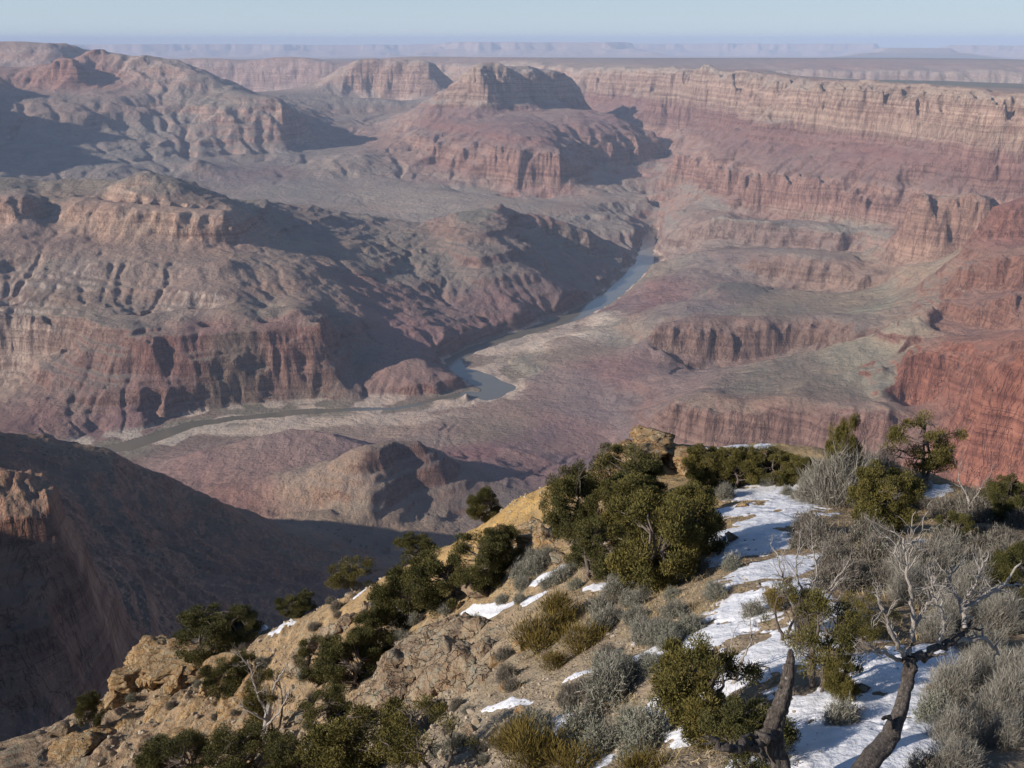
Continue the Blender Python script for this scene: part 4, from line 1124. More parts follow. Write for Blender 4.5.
def rock_shape(rng, dims, level=4, planes=9, rough=.10, beds=0.0, freq=1.0):
    v, f = ico(level); v = v.copy()
    for _ in range(planes):
        n = unit(rng.normal(size=3)); d = rng.uniform(.45, .8)
        v -= np.maximum(v @ n - d, 0)[:, None] * n * .96
    o = rng.random(3) * 50
    s = 1.6 * freq
    a = fbm(v[:, 0] * s + o[0] + v[:, 2] * .9, v[:, 1] * s + o[1] - v[:, 2] * .7, 5, 301, .55)
    b = ridged(v[:, 0] * s + v[:, 2] * 2 + o[2], v[:, 1] * s * .8 - v[:, 2] * s * 1.2, 4, 305)
    k = 1 + rough * (a * .9 + b * .5)
    if beds:
        zz = v[:, 2] * 3.2 * freq + o[0] + .4 * a
        ft = zz - np.floor(zz)
        k *= 1 - beds * (1 - sstep(.0, .22, np.minimum(ft, 1 - ft)))
    v = v * np.stack([k, k, 1 + rough * a * .5], 1)
    return v * np.asarray(dims, np.float32), f

def tri_mesh(name, parts, mat, smooth=True):
    me = bpy.data.meshes.new(name)
    V, Fq, n = [], [], 0
    for v, f in parts:
        V.append(v); Fq.append(f + n); n += len(v)
    v = np.concatenate(V).astype(np.float32); f = np.concatenate(Fq).astype(np.int32)
    me.vertices.add(len(v)); me.vertices.foreach_set('co', v.ravel())
    me.loops.add(f.size); me.loops.foreach_set('vertex_index', f.ravel())
    me.polygons.add(len(f)); me.polygons.foreach_set('loop_start', np.arange(0, f.size, 3, dtype=np.int32))
    me.polygons.foreach_set('use_smooth', np.full(len(f), smooth))
    me.update(calc_edges=True)
    me.materials.append(mat)
    return me

def bend_line(rng, a, b, n=6, wob=.12):
    a, b = np.asarray(a, float), np.asarray(b, float)
    t = np.linspace(0, 1, n)[:, None]
    L_ = np.linalg.norm(b - a)
    off = np.cumsum(rng.normal(size=(n, 3)), 0) * wob * L_ / n
    off -= off[0]; off -= t * off[-1]
    return a + (b - a) * t + off

def juniper(seed, h=2.0, r=1.2, clumps=55, sprigs=110, leaf=None, size=.06, bare=.0, low=.05, lean=(0, 0)):
    """meshes of trunk and crown for a tree h high and r wide, its foot at the origin"""
    rng = np.random.default_rng(seed)
    wood, crown = Geo(), Geo()
    stems = []
    for k in range(rng.integers(2, 5)):
        a = rng.uniform(0, 6.28); top = np.array((math.cos(a) * r * rng.uniform(.1, .55) + lean[0], math.sin(a) * r * rng.uniform(.1, .55) + lean[1], h * rng.uniform(.55, .85)))
        pts = bend_line(rng, (math.cos(a) * .05, math.sin(a) * .05, -.25), top, 9, .35)
        stems.append(pts)
        wood.tube(pts, np.linspace(.075, .018, 9) * (h / 2) ** .7 * rng.uniform(.8, 1.3), 7)
    allp = np.concatenate(stems)
    cs = []
    while len(cs) < clumps:
        u = unit(rng.normal(size=3)) * rng.uniform(.25, 1) ** .5
        p = np.array((u[0] * r, u[1] * r, (u[2] * .5 + .5) * h * (1 - low) + low * h))
        p[:2] += np.array(lean) * p[2] / h
        if pnoise(np.array([p[0] * 1.1 / r + seed]), np.array([p[1] / r + p[2] * 1.4 / h + seed * .37]), 9)[0] < -.14: continue
        cs.append(p)
    for p in cs:
        k = int(np.argmin(((allp - p) ** 2).sum(1) + (allp[:, 2] > p[2]) * .5))
        wood.tube(bend_line(rng, allp[k], p, 5, .3), np.linspace(.016, .004, 5) * (h / 2) ** .5, 4)
        if rng.random() < bare:
            for _ in range(7):
                wood.tube(bend_line(rng, p, p + rng.normal(size=3) * np.array((.2, .2, .16)) * r, 4, .3), np.linspace(.008, .002, 4), 3)
            continue
        cr = r * rng.uniform(.15, .27)
        n = int(sprigs * rng.uniform(.7, 1.3))
        u = unit(rng.normal(size=(n, 3))); rad = rng.random((n, 1)) ** .45
        c = p + u * rad * cr * np.array((1, 1, .72))
        d = unit(u * .7 + np.array((0, 0, .75)) + rng.normal(size=(n, 3)) * .5) * size * rng.uniform(.5, 1.5, (n, 1))
        w = unit(np.cross(d, rng.normal(size=(n, 3)))) * size * rng.uniform(.12, .24, (n, 1))
        crown.blades(c, d, w, 0, np.clip(rng.normal(rng.uniform(.25, .75), .16, n), 0, 1))
    for _ in range(int(bare * 14)):
        k = rng.integers(0, len(allp)); u = unit(rng.normal(size=3) + np.array((0, 0, .4)))
        wood.tube(bend_line(rng, allp[k], allp[k] + u * r * rng.uniform(.5, 1.15), 7, .4), np.linspace(.013, .002, 7), 4)
    return wood.build('trunk', [M_BARK], True), crown.build('crown', [leaf or M_JUN])

def sage(seed, h=.5, r=.45, twigs=420, mats=None, leaves=.5, width=.004):
    rng = np.random.default_rng(seed)
    g = Geo()
    for k in range(22):
        a = rng.uniform(0, 6.28); e = rng.uniform(.25, 1.4)
        tip = np.array((math.cos(a) * math.cos(e) * r, math.sin(a) * math.cos(e) * r, math.sin(e) * h)) * .7
        g.tube(bend_line(rng, (0, 0, -.04), tip, 5, .3), np.linspace(.011, .004, 5) * (h / .5), 4, 0, rng.uniform(.1, .5))
    n = twigs
    u = unit(rng.normal(size=(n, 3)) * np.array((1, 1, .8)) + np.array((0, 0, .3))); u[:, 2] = np.abs(u[:, 2])
    lump = .8 + .35 * pnoise(np.arctan2(u[:, 1], u[:, 0]) * 1.6 + seed, u[:, 2] * 3 + seed * .7, 3)
    c = u * np.array((r, r, h)) * (rng.uniform(.3, 1.0, (n, 1)) ** .7 * .86 * lump[:, None])
    d = unit(u * .55 + np.array((0, 0, .45)) + rng.normal(size=(n, 3)) * .55) * h * rng.uniform(.10, .26, (n, 1))
    w = unit(np.cross(d, rng.normal(size=(n, 3)))) * width * rng.uniform(.5, 1.3, (n, 1))
    g.blades(c, d, w, 0, np.clip(rng.normal(.5, .24, n), 0, 1), .2)
    m = int(n * leaves * 3)
    if m:
        k = rng.integers(0, n, m)
        c2 = c[k] + d[k] * rng.uniform(.3, 1.0, (m, 1)); d2 = unit(d[k] / h + rng.normal(size=(m, 3)) * .7) * rng.uniform(.012, .03, (m, 1)) * (h / .5) ** .5
        w2 = unit(np.cross(d2, rng.normal(size=(m, 3)))) * .0045 * rng.uniform(.7, 1.5, (m, 1)) * (h / .5) ** .5
        g.blades(c2, d2, w2, 1, np.clip(rng.normal(.5, .2, m), 0, 1), .5)
    return g.build('shrub', mats or [M_SAGE, M_SAGEL])

def golden(seed, h=.7, r=.5, tufts=16, mat=None):
    """a shrub of upright brush-like sprigs"""
    rng = np.random.default_rng(seed); g = Geo()
    for k in range(tufts):
        a = rng.uniform(0, 6.28); q = rng.uniform(0, 1) ** .6
        p = np.array((math.cos(a) * q * r, math.sin(a) * q * r, h * rng.uniform(.25, .75) * (1 - .35 * q)))
        g.tube(bend_line(rng, (p[0] * .2, p[1] * .2, -.05), p, 4, .3), np.linspace(.012, .005, 4), 4, 0, .1)
        n = 240
        u = rng.normal(size=(n, 3)) * np.array((.12, .12, .10)) * r * 2
        c = p + u
        d = unit(u * 3 / r + np.array((0, 0, 1.1)) + rng.normal(size=(n, 3)) * .22) * h * rng.uniform(.08, .20, (n, 1))
        w = unit(np.cross(d, rng.normal(size=(n, 3)))) * .0045 * rng.uniform(.6, 1.4, (n, 1))
        g.blades(c, d, w, 0, np.clip(rng.normal(rng.uniform(.3, .7), .18, n), 0, 1), .2)
    return g.build('shrub', [mat or M_GOLD])

def twiggy(rng, g, a, b, r0, depth, spread=.55, wob=.35):
    """a bare limb that forks into twigs"""
    a, b = np.asarray(a, float), np.asarray(b, float)
    n = 8 if depth > 1 else 6
    pts = bend_line(rng, a, b, n, wob)
    g.tube(pts, np.linspace(r0, r0 * .4, n), 7 if r0 > .02 else 4)
    if depth <= 0: return
    L_ = np.linalg.norm(b - a)
    for k in range(rng.integers(3, 6)):
        i = rng.integers(n // 3, n)
        d = unit(unit(b - a) + rng.normal(size=3) * spread + np.array((0, 0, .15))) * L_ * rng.uniform(.35, .7)
        twiggy(rng, g, pts[i], pts[i] + d, max(r0 * .42, .0022), depth - 1, spread, wob)

def place(o, px, py, rot=None, sink=0.0):
    x, y, z, t = hit(px, py)
    o.location = (x, y, z - sink)
    o.rotation_euler = (0, 0, random.uniform(0, 6.28) if rot is None else rot)
    return t

def tree_thing(name, meshes, label, category, group=None):
    root = link(bpy.data.objects.new(name, None))
    root.empty_display_size = .2
    for part, me in meshes:
        link(bpy.data.objects.new(part, me), root)
    return tag(root, label, category, group)

# ------------------------------------------------------------------ rock outcrops and boulders
def outcrop(name, blocks, mat, label, seed, dip=(0, 0), category='rock outcrop'):
    """one mass of ledges: blocks are (column, row, width px, height px, depth m, raise m)"""
    rng = np.random.default_rng(seed)
    parts = []
    x0, y0, z0, t0 = hit(blocks[0][0], blocks[0][1])
    for px, py, w, h, dep, up in blocks:
        x, y, z, t = hit(px, py)
        dims = (w * t / FPX / 2, dep / 2, h * t / FPX / 2)
        v, f = rock_shape(rng, dims, 5, 13, .20, .16, 1.15)
        a = rng.uniform(-.3, .3); ca_, sa_ = math.cos(a), math.sin(a)
        v = np.stack([v[:, 0] * ca_ - v[:, 1] * sa_, v[:, 0] * sa_ + v[:, 1] * ca_, v[:, 2] + v[:, 0] * dip[0] + v[:, 1] * dip[1]], 1)
        wv = v + np.array((x - x0, y - y0, z - z0 + up))
        g = fbm(wv[:, 0] * 2.4 + 9, wv[:, 2] * 2.9 + wv[:, 1], 3, 311) * .05
        wv += g[:, None] * unit(v)
        parts.append((wv.astype(np.float32), f))
    o = link(bpy.data.objects.new(name, tri_mesh(name, parts, mat)))
    o.location = (x0, y0, z0)
    return tag(o, label, category)

outcrop('rock_outcrop', [(400, 690, 60, 34, 1.8, .1), (375, 700, 46, 34, 1.5, 0), (440, 672, 66, 34, 2.0, .15), (420, 655, 60, 26, 1.8, .25), (455, 645, 60, 24, 1.8, .25), (430, 690, 60, 30, 1.6, 0),
                         (460, 668, 60, 30, 1.8, .1), (395, 672, 50, 30, 1.6, .2), (440, 637, 44, 16, 1.5, .25), (365, 712, 34, 22, 1.2, 0), (480, 655, 50, 22, 1.4, .05), (478, 632, 40, 16, 1.3, .1), (415, 705, 44, 22, 1.2, -.1), (475, 685, 44, 22, 1.2, -.05)],
        M_ROCK, 'layered lichen-spotted rock ledge jutting from the middle of the slope', 3, (.28, .0))
outcrop('rock_outcrop', [(190, 668, 90, 34, 4.5, .5), (160, 662, 56, 34, 3.6, .4), (225, 676, 70, 28, 3.6, .5), (135, 690, 50, 48, 3.0, .2), (115, 705, 36, 44, 2.6, 0), (165, 712, 60, 24, 3.0, -.4), (205, 708, 60, 24, 3.0, -.5),
                         (240, 700, 50, 26, 2.4, -.2), (180, 688, 24, 26, 2.4, .5), (212, 690, 20, 26, 2.2, .4), (150, 684, 20, 30, 2.2, .4), (130, 726, 60, 26, 3.0, -.4), (175, 735, 70, 26, 3.0, -.5), (225, 728, 60, 24, 2.6, -.4), (95, 738, 50, 22, 2.5, -.2), (70, 752, 50, 20, 2.5, 0),
                         (150, 645, 40, 18, 2.6, .1), (250, 690, 40, 20, 2., 0)],
        M_OCHRE, 'bulging tan cliff end with dark hollows at the far left of the near slope', 8, (.1, .0))
outcrop('rock_outcrop', [(640, 462, 60, 32, 3.4, .2), (680, 464, 60, 34, 3.4, .2), (612, 470, 40, 26, 2.6, .1), (655, 450, 50, 22, 2.6, .35), (700, 470, 44, 26, 2.6, .1), (628, 452, 34, 14, 2.0, .2), (715, 476, 30, 20, 1.8, 0)],
        M_OCHRE, 'cream-topped ochre rock knob on the crest behind the big juniper', 12)
outcrop('rock_outcrop', [(505, 535, 30, 20, 1.6, 0), (528, 540, 36, 24, 1.8, 0), (546, 542, 34, 22, 2.2, 0), (515, 545, 36, 18, 2.0, -.05), (535, 530, 30, 18, 2.0, .05)],
        M_OCHRE, 'small broken ochre ledge under the smooth yellow earth bank', 15)
outcrop('rock_outcrop', [(310, 655, 40, 30, 1.8, 0), (330, 640, 34, 26, 1.6, .1), (345, 628, 28, 20, 1.4, .05), (300, 672, 34, 24, 1.6, 0)],
        M_ROCK, 'grey-green weathered ledge above the round dark juniper on the left slope', 17, (.3, 0))

BOULD = [(478, 596, 40, 26, 'rounded greenish grey boulder above the layered rock ledge'), (350, 600, 16, 12, 'grey boulder on the left crest beside a crest juniper'),
         (365, 608, 12, 9, 'small pale boulder below the left crest'), (558, 562, 22, 12, 'orange boulder under the broken ochre ledge'),
         (700, 520, 14, 8, 'tan stone at the upper edge of the snow'), (732, 540, 22, 9, 'flat tan rock poking out left of the snow'), (742, 507, 16, 6, 'flat dark rock lying in the snow below the crest'),
         (520, 715, 18, 12, 'pale angular boulder on the gravel at bottom centre'), (470, 735, 20, 13, 'pale boulder on the gravel under the layered ledge'), (505, 690, 18, 11, 'tan boulder above the thin snow streak'),
         (545, 660, 18, 12, 'tan boulder just below the golden shrubs'), (610, 705, 14, 9, 'grey stone among the sagebrush at bottom centre'), (843, 722, 30, 12, 'flat orange rock in the snow between the two dead trunks'),
         (862, 690, 22, 8, 'flat tan rock in the snow beside the right dead trunk'), (935, 690, 18, 8, 'small orange rock on the snow right of the dead tree'), (660, 735, 16, 10, 'white stone beside the small snow patches'),
         (495, 665, 26, 14, 'broad tan block right of the layered ledge'), (520, 650, 20, 12, 'angular tan block left of the golden shrubs'), (90, 700, 22, 14, 'dark red boulder below the far left cliff end'), (60, 735, 26, 16, 'grey boulder at the bottom left edge of the slope'),
         (285, 700, 14, 10, 'ochre boulder beside the small dead tree'), (300, 722, 16, 10, 'tan boulder right of the small dead tree'), (440, 715, 20, 12, 'grey boulder directly under the layered ledge')]
rng_b = np.random.default_rng(77)
for px, py, w, h, lab in BOULD:
    x, y, z, t = hit(px, py)
    s = t / FPX / 2
    v, f = rock_shape(rng_b, (w * s, w * s * rng_b.uniform(.7, 1), h * s * 1.1), 4, 10, .10)
    o = link(bpy.data.objects.new('boulder', tri_mesh('boulder', [(v.astype(np.float32), f)], M_ROCK if rng_b.random() < .6 else M_OCHRE)))
    o.location = (x, y, z + h * s * .45)
    o.rotation_euler = (rng_b.uniform(-.2, .2), rng_b.uniform(-.2, .2), rng_b.uniform(0, 6.28))
    tag(o, lab, 'boulder', 'loose boulders on the slope')

# loose gravel
rng_g = np.random.default_rng(5)
stones = []
base_v, base_f = ico(1)
def scatter(n, px0, px1, py0, py1):
    px = rng_g.uniform(px0, px1, n); py = rng_g.uniform(py0, py1, n)
    return [hit(a, b) for a, b in zip(px, py)]
def scatter_world(n, box, dens=None):
    """points on the hillside seen inside a box of the picture, spread evenly in it"""
    return scatter(n, *box)
for box, n, s0, s1 in (((420, 640, 620, 768), 1100, .012, .05), ((560, 760, 540, 640), 600, .012, .045), ((250, 480, 560, 768), 900, .02, .10), ((100, 300, 640, 768), 500, .04, .16),
                       ((640, 1024, 560, 768), 450, .01, .035), ((500, 620, 480, 560), 250, .02, .08)):
    for x, y, z, t in scatter(n, *box):
        s = s0 + (s1 - s0) * rng_g.random() ** 3
        v = base_v + rng_g.normal(size=base_v.shape) * .18
        v = v * np.array((1, rng_g.uniform(.6, 1), rng_g.uniform(.4, .8))) * s
        a = rng_g.uniform(0, 6.28); v = np.stack([v[:, 0] * math.cos(a) - v[:, 1] * math.sin(a), v[:, 0] * math.sin(a) + v[:, 1] * math.cos(a), v[:, 2]], 1)
        stones.append(((v + np.array((x, y, z + s * .2))).astype(np.float32), base_f))
t_ = MT('gravel_stone', .9, .2)
pp = t_.new('ShaderNodeNewGeometry').outputs['Position']
t_.base(t_.ramp(t_.noise(2.5, 3, .8, vec=pp), [(.3, (.22, .17, .12)), (.5, (.40, .32, .23)), (.7, (.55, .48, .39))]))
gravel = link(bpy.data.objects.new('gravel', tri_mesh('gravel', stones, t_.m, False)))
tag(gravel, 'loose tan and pale gravel scattered over the slope', kind='stuff')
print('rocks', time.time() - _t0)

# dry grass between the snow and the shrubs
gr = Geo()
for box, n in (((560, 760, 530, 620), 700), ((720, 1000, 470, 560), 500), ((760, 960, 560, 700), 260), ((620, 760, 600, 768), 300), ((480, 600, 560, 700), 200)):
    for x, y, z, t in scatter(n, *box):
        if snow_field(np.array([x]), np.array([y]))[0] > .25: continue
        k = 9
        c = np.array((x, y, z - .01)) + rng_g.normal(size=(k, 3)) * np.array((.05, .05, 0))
        d = unit(rng_g.normal(size=(k, 3)) * np.array((.6, .6, .1)) + np.array((0, 0, .8))) * rng_g.uniform(.05, .17, (k, 1))
        w = unit(np.cross(d, rng_g.normal(size=(k, 3)))) * .0035
        gr.blades(c, d, w, 0, np.clip(rng_g.normal(.5, .2, k), 0, 1), .2)
grass = link(bpy.data.objects.new('dry_grass', gr.build('dry_grass', [M_GRASS])))
tag(grass, 'thin tufts of dry yellow grass around the snow', kind='stuff')

# ------------------------------------------------------------------ junipers
protos = {}
def jun_proto(key):
    if key not in protos:
        kind, n = key
        if kind == 'round': m = juniper(100 + n, 1.0, .55, 80, 620, M_JUN, .024, 0, .04)
        elif kind == 'dark': m = juniper(200 + n, 1.0, .55, 80, 620, M_DARK, .023, .05, .05)
        elif kind == 'open': m = juniper(300 + n, 1.0, .62, 44, 480, M_JUN, .024, .22, .18)
        protos[key] = m
    return protos[key]

JUN = [  # column, row of the foot, width px, height px, kind, label
 (622, 508, 84, 60, 'dark', 'dark juniper in front of the cream-topped rock knob'),
 (572, 545, 62, 78, 'dark', 'dark open juniper at the top right of the smooth yellow earth bank'),
 (650, 588, 104, 98, 'round', 'biggest green juniper, in the middle of the large clump'),
 (690, 558, 78, 72, 'round', 'green juniper on the right side of the large clump, touching the snow'),
 (596, 580, 66, 60, 'dark', 'dark juniper forming the lower left of the large clump'),
 (634, 535, 80, 58, 'round', 'green juniper at the back of the large clump'),
 (706, 486, 48, 44, 'round', 'small juniper on the crest just right of the rock knob'),
 (738, 486, 50, 40, 'round', 'second small crest juniper right of the rock knob'),
 (768, 484, 56, 34, 'round', 'low wide crest juniper left of the grey bare bush'),
 (800, 482, 40, 26, 'round', 'lowest crest juniper touching the grey bare bush'),
 (880, 534, 66, 76, 'round', 'dense olive juniper in front of the grey bare bush'),
 (918, 482, 70, 64, 'open', 'open flat-branched pinyon against the red cliff'),
 (838, 500, 34, 90, 'round', 'narrow tall juniper rising out of the grey bare bush'),
 (1000, 522, 44, 46, 'dark', 'dark juniper at the right edge below the red cliff'),
 (1012, 600, 50, 60, 'dark', 'shaded juniper at the right edge behind the white dead branches'),
 (952, 548, 40, 36, 'dark', 'small dark juniper among grey brush right of the olive juniper'),
 (705, 735, 104, 104, 'round', 'juniper with dead twigs left of the left dead trunk'),
 (745, 770, 96, 70, 'dark', 'juniper at the bottom edge touching the left dead trunk'),
 (812, 690, 74, 96, 'open', 'ragged juniper between the two dead trunks'),
 (790, 640, 60, 62, 'open', 'half bare juniper above the snow left of the ragged one'),
 (842, 700, 40, 50, 'round', 'small olive juniper over the flat orange rock'),
 (862, 640, 60, 46, 'open', 'thin juniper foliage behind the right dead trunk'),
 (402, 628, 62, 62, 'dark', 'dark juniper left in the gully above the layered ledge'),
 (440, 610, 70, 58, 'dark', 'dark juniper in the middle of the gully row'),
 (478, 590, 64, 56, 'dark', 'dark juniper at the upper end of the gully row'),
 (500, 565, 46, 40, 'dark', 'small dark juniper under the broken ochre ledge'),
 (375, 660, 56, 50, 'dark', 'dark juniper just left of the layered ledge top'),
 (350, 690, 66, 52, 'dark', 'dark juniper at the left foot of the layered ledge'),
 (354, 586, 48, 36, 'open', 'open juniper on the left crest against the dark canyon'),
 (415, 562, 42, 28, 'dark', 'low dark juniper on the crest left of the yellow bank'),
 (486, 520, 38, 34, 'dark', 'small juniper at the lower end of the yellow earth bank'),
 (296, 612, 40, 22, 'dark', 'small low juniper on the left crest among thin snow'),
 (320, 682, 46, 46, 'dark', 'round dark juniper alone on the ochre left slope'),
 (212, 660, 70, 50, 'dark', 'dark juniper on top of the tan cliff end'),
 (240, 642, 50, 34, 'dark', 'dark juniper behind the one on the tan cliff end'),
 (232, 695, 56, 42, 'dark', 'dark juniper right beside the hollows of the cliff end'),
 (188, 650, 30, 20, 'dark', 'tiny juniper at the brink of the tan cliff end'),
 (92, 730, 28, 40, 'dark', 'small upright juniper at the foot of the far left cliff end'),
 (360, 772, 110, 72, 'round', 'wide olive juniper along the bottom edge under the layered ledge'),
 (430, 775, 90, 70, 'open', 'open juniper at the bottom edge right of the wide olive one'),
 (300, 778, 74, 50, 'dark', 'dark juniper at the bottom edge right of the small dead tree'),
 (245, 775, 74, 50, 'dark', 'dark juniper at the bottom edge below the small dead tree'),
 (180, 778, 80, 40, 'dark', 'low dark juniper at the bottom edge below the tan cliff end'),
 (272, 735, 46, 70, 'open', 'thin grey-green juniper right behind the small dead tree'),
 (330, 735, 60, 46, 'dark', 'dark juniper between the small dead tree and the wide olive one'),
]
rj = random.Random(3)
for n, (px, py, w, h, kind, lab) in enumerate(JUN):
    tr, cr = jun_proto((kind, n % 4))
    name = 'pinyon_pine' if 'pinyon' in lab else 'juniper_tree'
    o = tree_thing(name, (('trunk', tr), ('crown', cr)), lab, 'pine' if 'pinyon' in lab else 'juniper', None if 'pinyon' in lab else 'junipers growing on the near slope')
    t = place(o, px, min(py, 792), rj.uniform(0, 6.28), .04)
    s = t / FPX
    o.scale = (w * s / 1.12, w * s / 1.12, h * s * 1.08)
print('junipers', time.time() - _t0)

# ------------------------------------------------------------------ golden shrubs
gp = [golden(400 + k) for k in range(4)]
GOLD = [(540, 652, 56, 50, 'golden brush shrub, leftmost of the clump above the gravel'), (562, 618, 48, 38, 'golden brush shrub at the top of the clump above the gravel'), (582, 650, 54, 44, 'golden brush shrub, rightmost of the clump above the gravel'), (556, 668, 36, 26, 'low golden shrub at the foot of the clump above the gravel'),
        (534, 765, 70, 62, 'golden shrub at the bottom edge left of the grey sagebrush'), (570, 775, 70, 44, 'second golden shrub at the bottom edge, right of the first'), (508, 750, 40, 34, 'small golden shrub on the gravel at the bottom'),
        (640, 775, 60, 40, 'olive gold shrub at the bottom edge under the sagebrush'), (692, 690, 46, 40, 'golden shrub below the snow left of the juniper with dead twigs'), (772, 610, 34, 34, 'golden tuft in the snow above the half bare juniper'), (862, 560, 30, 24, 'golden tuft between grey brush below the olive juniper')]
for n, (px, py, w, h, lab) in enumerate(GOLD):
    o = link(bpy.data.objects.new('golden_shrub', gp[n % 4]))
    t = place(o, px, min(py, 785), None, .03); s = t / FPX
    o.scale = (w * s / 1.25,) * 2 + (h * s / .82,)
    tag(o, lab, 'shrub', 'golden shrubs on the near slope')

# ------------------------------------------------------------------ sagebrush and grey brush
sp = {'big': [sage(560 + k, .5, .45, 6500, [M_SAGE, M_SAGEL], 0, .0017) for k in range(3)], 'grey': [sage(500 + k, .5, .45, 2600, None, .35, .0034) for k in range(5)], 'leafy': [sage(520 + k, .5, .45, 1500, None, 1.0, .0034) for k in range(3)],
      'brown': [sage(540 + k, .5, .45, 2600, [M_BRUSH, M_SAGEL], .12, .0034) for k in range(4)]}
rs = random.Random(11)
def shrub(px, py, w, h, kind, lab, group, name='sagebrush', cat='shrub'):
    o = link(bpy.data.objects.new(name, rs.choice(sp[kind])))
    t = place(o, px, py, rs.uniform(0, 6.28), .03); s = t / FPX
    o.scale = (w * s / .95,) * 2 + (h * s / .55,)
    return tag(o, lab, cat, group)
SINGLE = [(845, 504, 104, 96, 'big', 'large grey leafless bush on the crest at the end of the snow'), (815, 502, 60, 60, 'big', 'smaller grey bush leaning on the left of the large leafless bush'), (880, 490, 66, 60, 'big', 'grey bush on the right of the large leafless bush'),
          (610, 700, 76, 64, 'grey', 'big pale sagebrush beside the golden shrubs at the bottom'), (650, 740, 80, 60, 'leafy', 'leafy sagebrush left of the small snow patches at the bottom'), (580, 735, 60, 50, 'leafy', 'leafy grey-green sagebrush between the two golden shrub groups'),
          (725, 498, 30, 24, 'grey', 'grey sagebrush at the upper left rim of the snow'), (732, 570, 30, 30, 'leafy', 'rounded sagebrush standing in the snow below the large juniper clump'), (842, 725, 56, 46, 'grey', 'grey shrub on the orange rock between the two dead trunks'), (908, 492, 60, 30, 'grey', 'grey bush beside the little snow patch on the crest'),
          (770, 742, 60, 50, 'grey', 'grey shrub behind the foot of the left dead trunk'), (935, 720, 60, 50, 'leafy', 'grey-green shrub at the lower right edge of the snow'), (925, 775, 60, 40, 'brown', 'bare little bush in front of the snow at the bottom edge')]
for px, py, w, h, k, lab in SINGLE:
    shrub(px, min(py, 780), w, h, k, lab, None, 'bush' if 'bush' in lab else 'sagebrush')
AREAS = [((600, 760, 592, 640), 20, 30, 44, 'grey', 'grey sagebrush on the stony slope left of the main snow'), ((520, 625, 560, 590), 12, 28, 42, 'grey', 'grey sagebrush below the broken ochre ledge'), ((585, 665, 640, 690), 9, 40, 56, 'grey', 'grey sagebrush right of the golden clump above the gravel'),
         ((500, 660, 720, 768), 8, 44, 66, 'leafy', 'leafy sagebrush along the bottom edge right of centre'), ((860, 1024, 520, 575), 20, 44, 72, 'brown', 'brown-grey brush right of the olive juniper'), ((900, 1035, 575, 640), 18, 54, 84, 'big', 'pale grey brush around the white dead branches'),
         ((940, 1040, 650, 775), 14, 66, 100, 'big', 'grey brush filling the bottom right corner'), ((800, 900, 530, 600), 16, 40, 60, 'brown', 'brown-grey brush between the snow and the dead tree'), ((430, 520, 640, 760), 8, 18, 30, 'brown', 'small brown brush on the gravel beside the layered ledge'),
         ((300, 470, 590, 740), 16, 12, 22, 'brown', 'tiny brown bush on the open ochre slope'), ((150, 300, 635, 745), 12, 10, 18, 'brown', 'tiny bush on the tan slope near the cliff end'), ((560, 720, 560, 600), 8, 22, 34, 'leafy', 'grey-green sagebrush at the foot of the large juniper clump'),
         ((700, 830, 480, 500), 7, 16, 28, 'grey', 'small grey sagebrush along the crest by the snow'), ((880, 1024, 490, 520), 9, 30, 50, 'brown', 'grey brush on the crest below the red cliff'), ((640, 720, 620, 680), 7, 34, 50, 'leafy', 'grey-green sagebrush between the snow streaks'),
         ((440, 560, 570, 640), 10, 20, 32, 'grey', 'small grey sagebrush on the slope above the layered ledge'), ((500, 640, 650, 720), 12, 24, 40, 'brown', 'brown-grey twiggy bush on the gravel at bottom centre'),
         ((300, 480, 720, 768), 8, 26, 40, 'leafy', 'grey-green bush among the junipers of the bottom edge'), ((330, 520, 600, 768), 12, 18, 30, 'grey', 'small grey bush on the rubble around the layered ledge'), ((100, 330, 640, 760), 16, 14, 24, 'leafy', 'small grey-green bush on the rocky left slope')]
for box, n, w0, w1, k, lab in AREAS:
    for _ in range(n):
        px = rs.uniform(box[0], box[1]); py = rs.uniform(box[2], box[3]); w = rs.uniform(w0, w1)
        x, y, z, t = hit(px, py)
        if 'crest' not in lab and snow_field(np.array([x]), np.array([y]))[0] > .55 and rs.random() < .8: continue
        shrub(px, py, w, w * rs.uniform(.6, .85), k, lab, lab.split(' on ')[0] + ' shrubs', 'sagebrush' if 'sagebrush' in lab else 'bush')
print('shrubs', time.time() - _t0)

# ------------------------------------------------------------------ dead trees
def at_depth(px, py, Y):
    return np.array(P(px, py, Y))

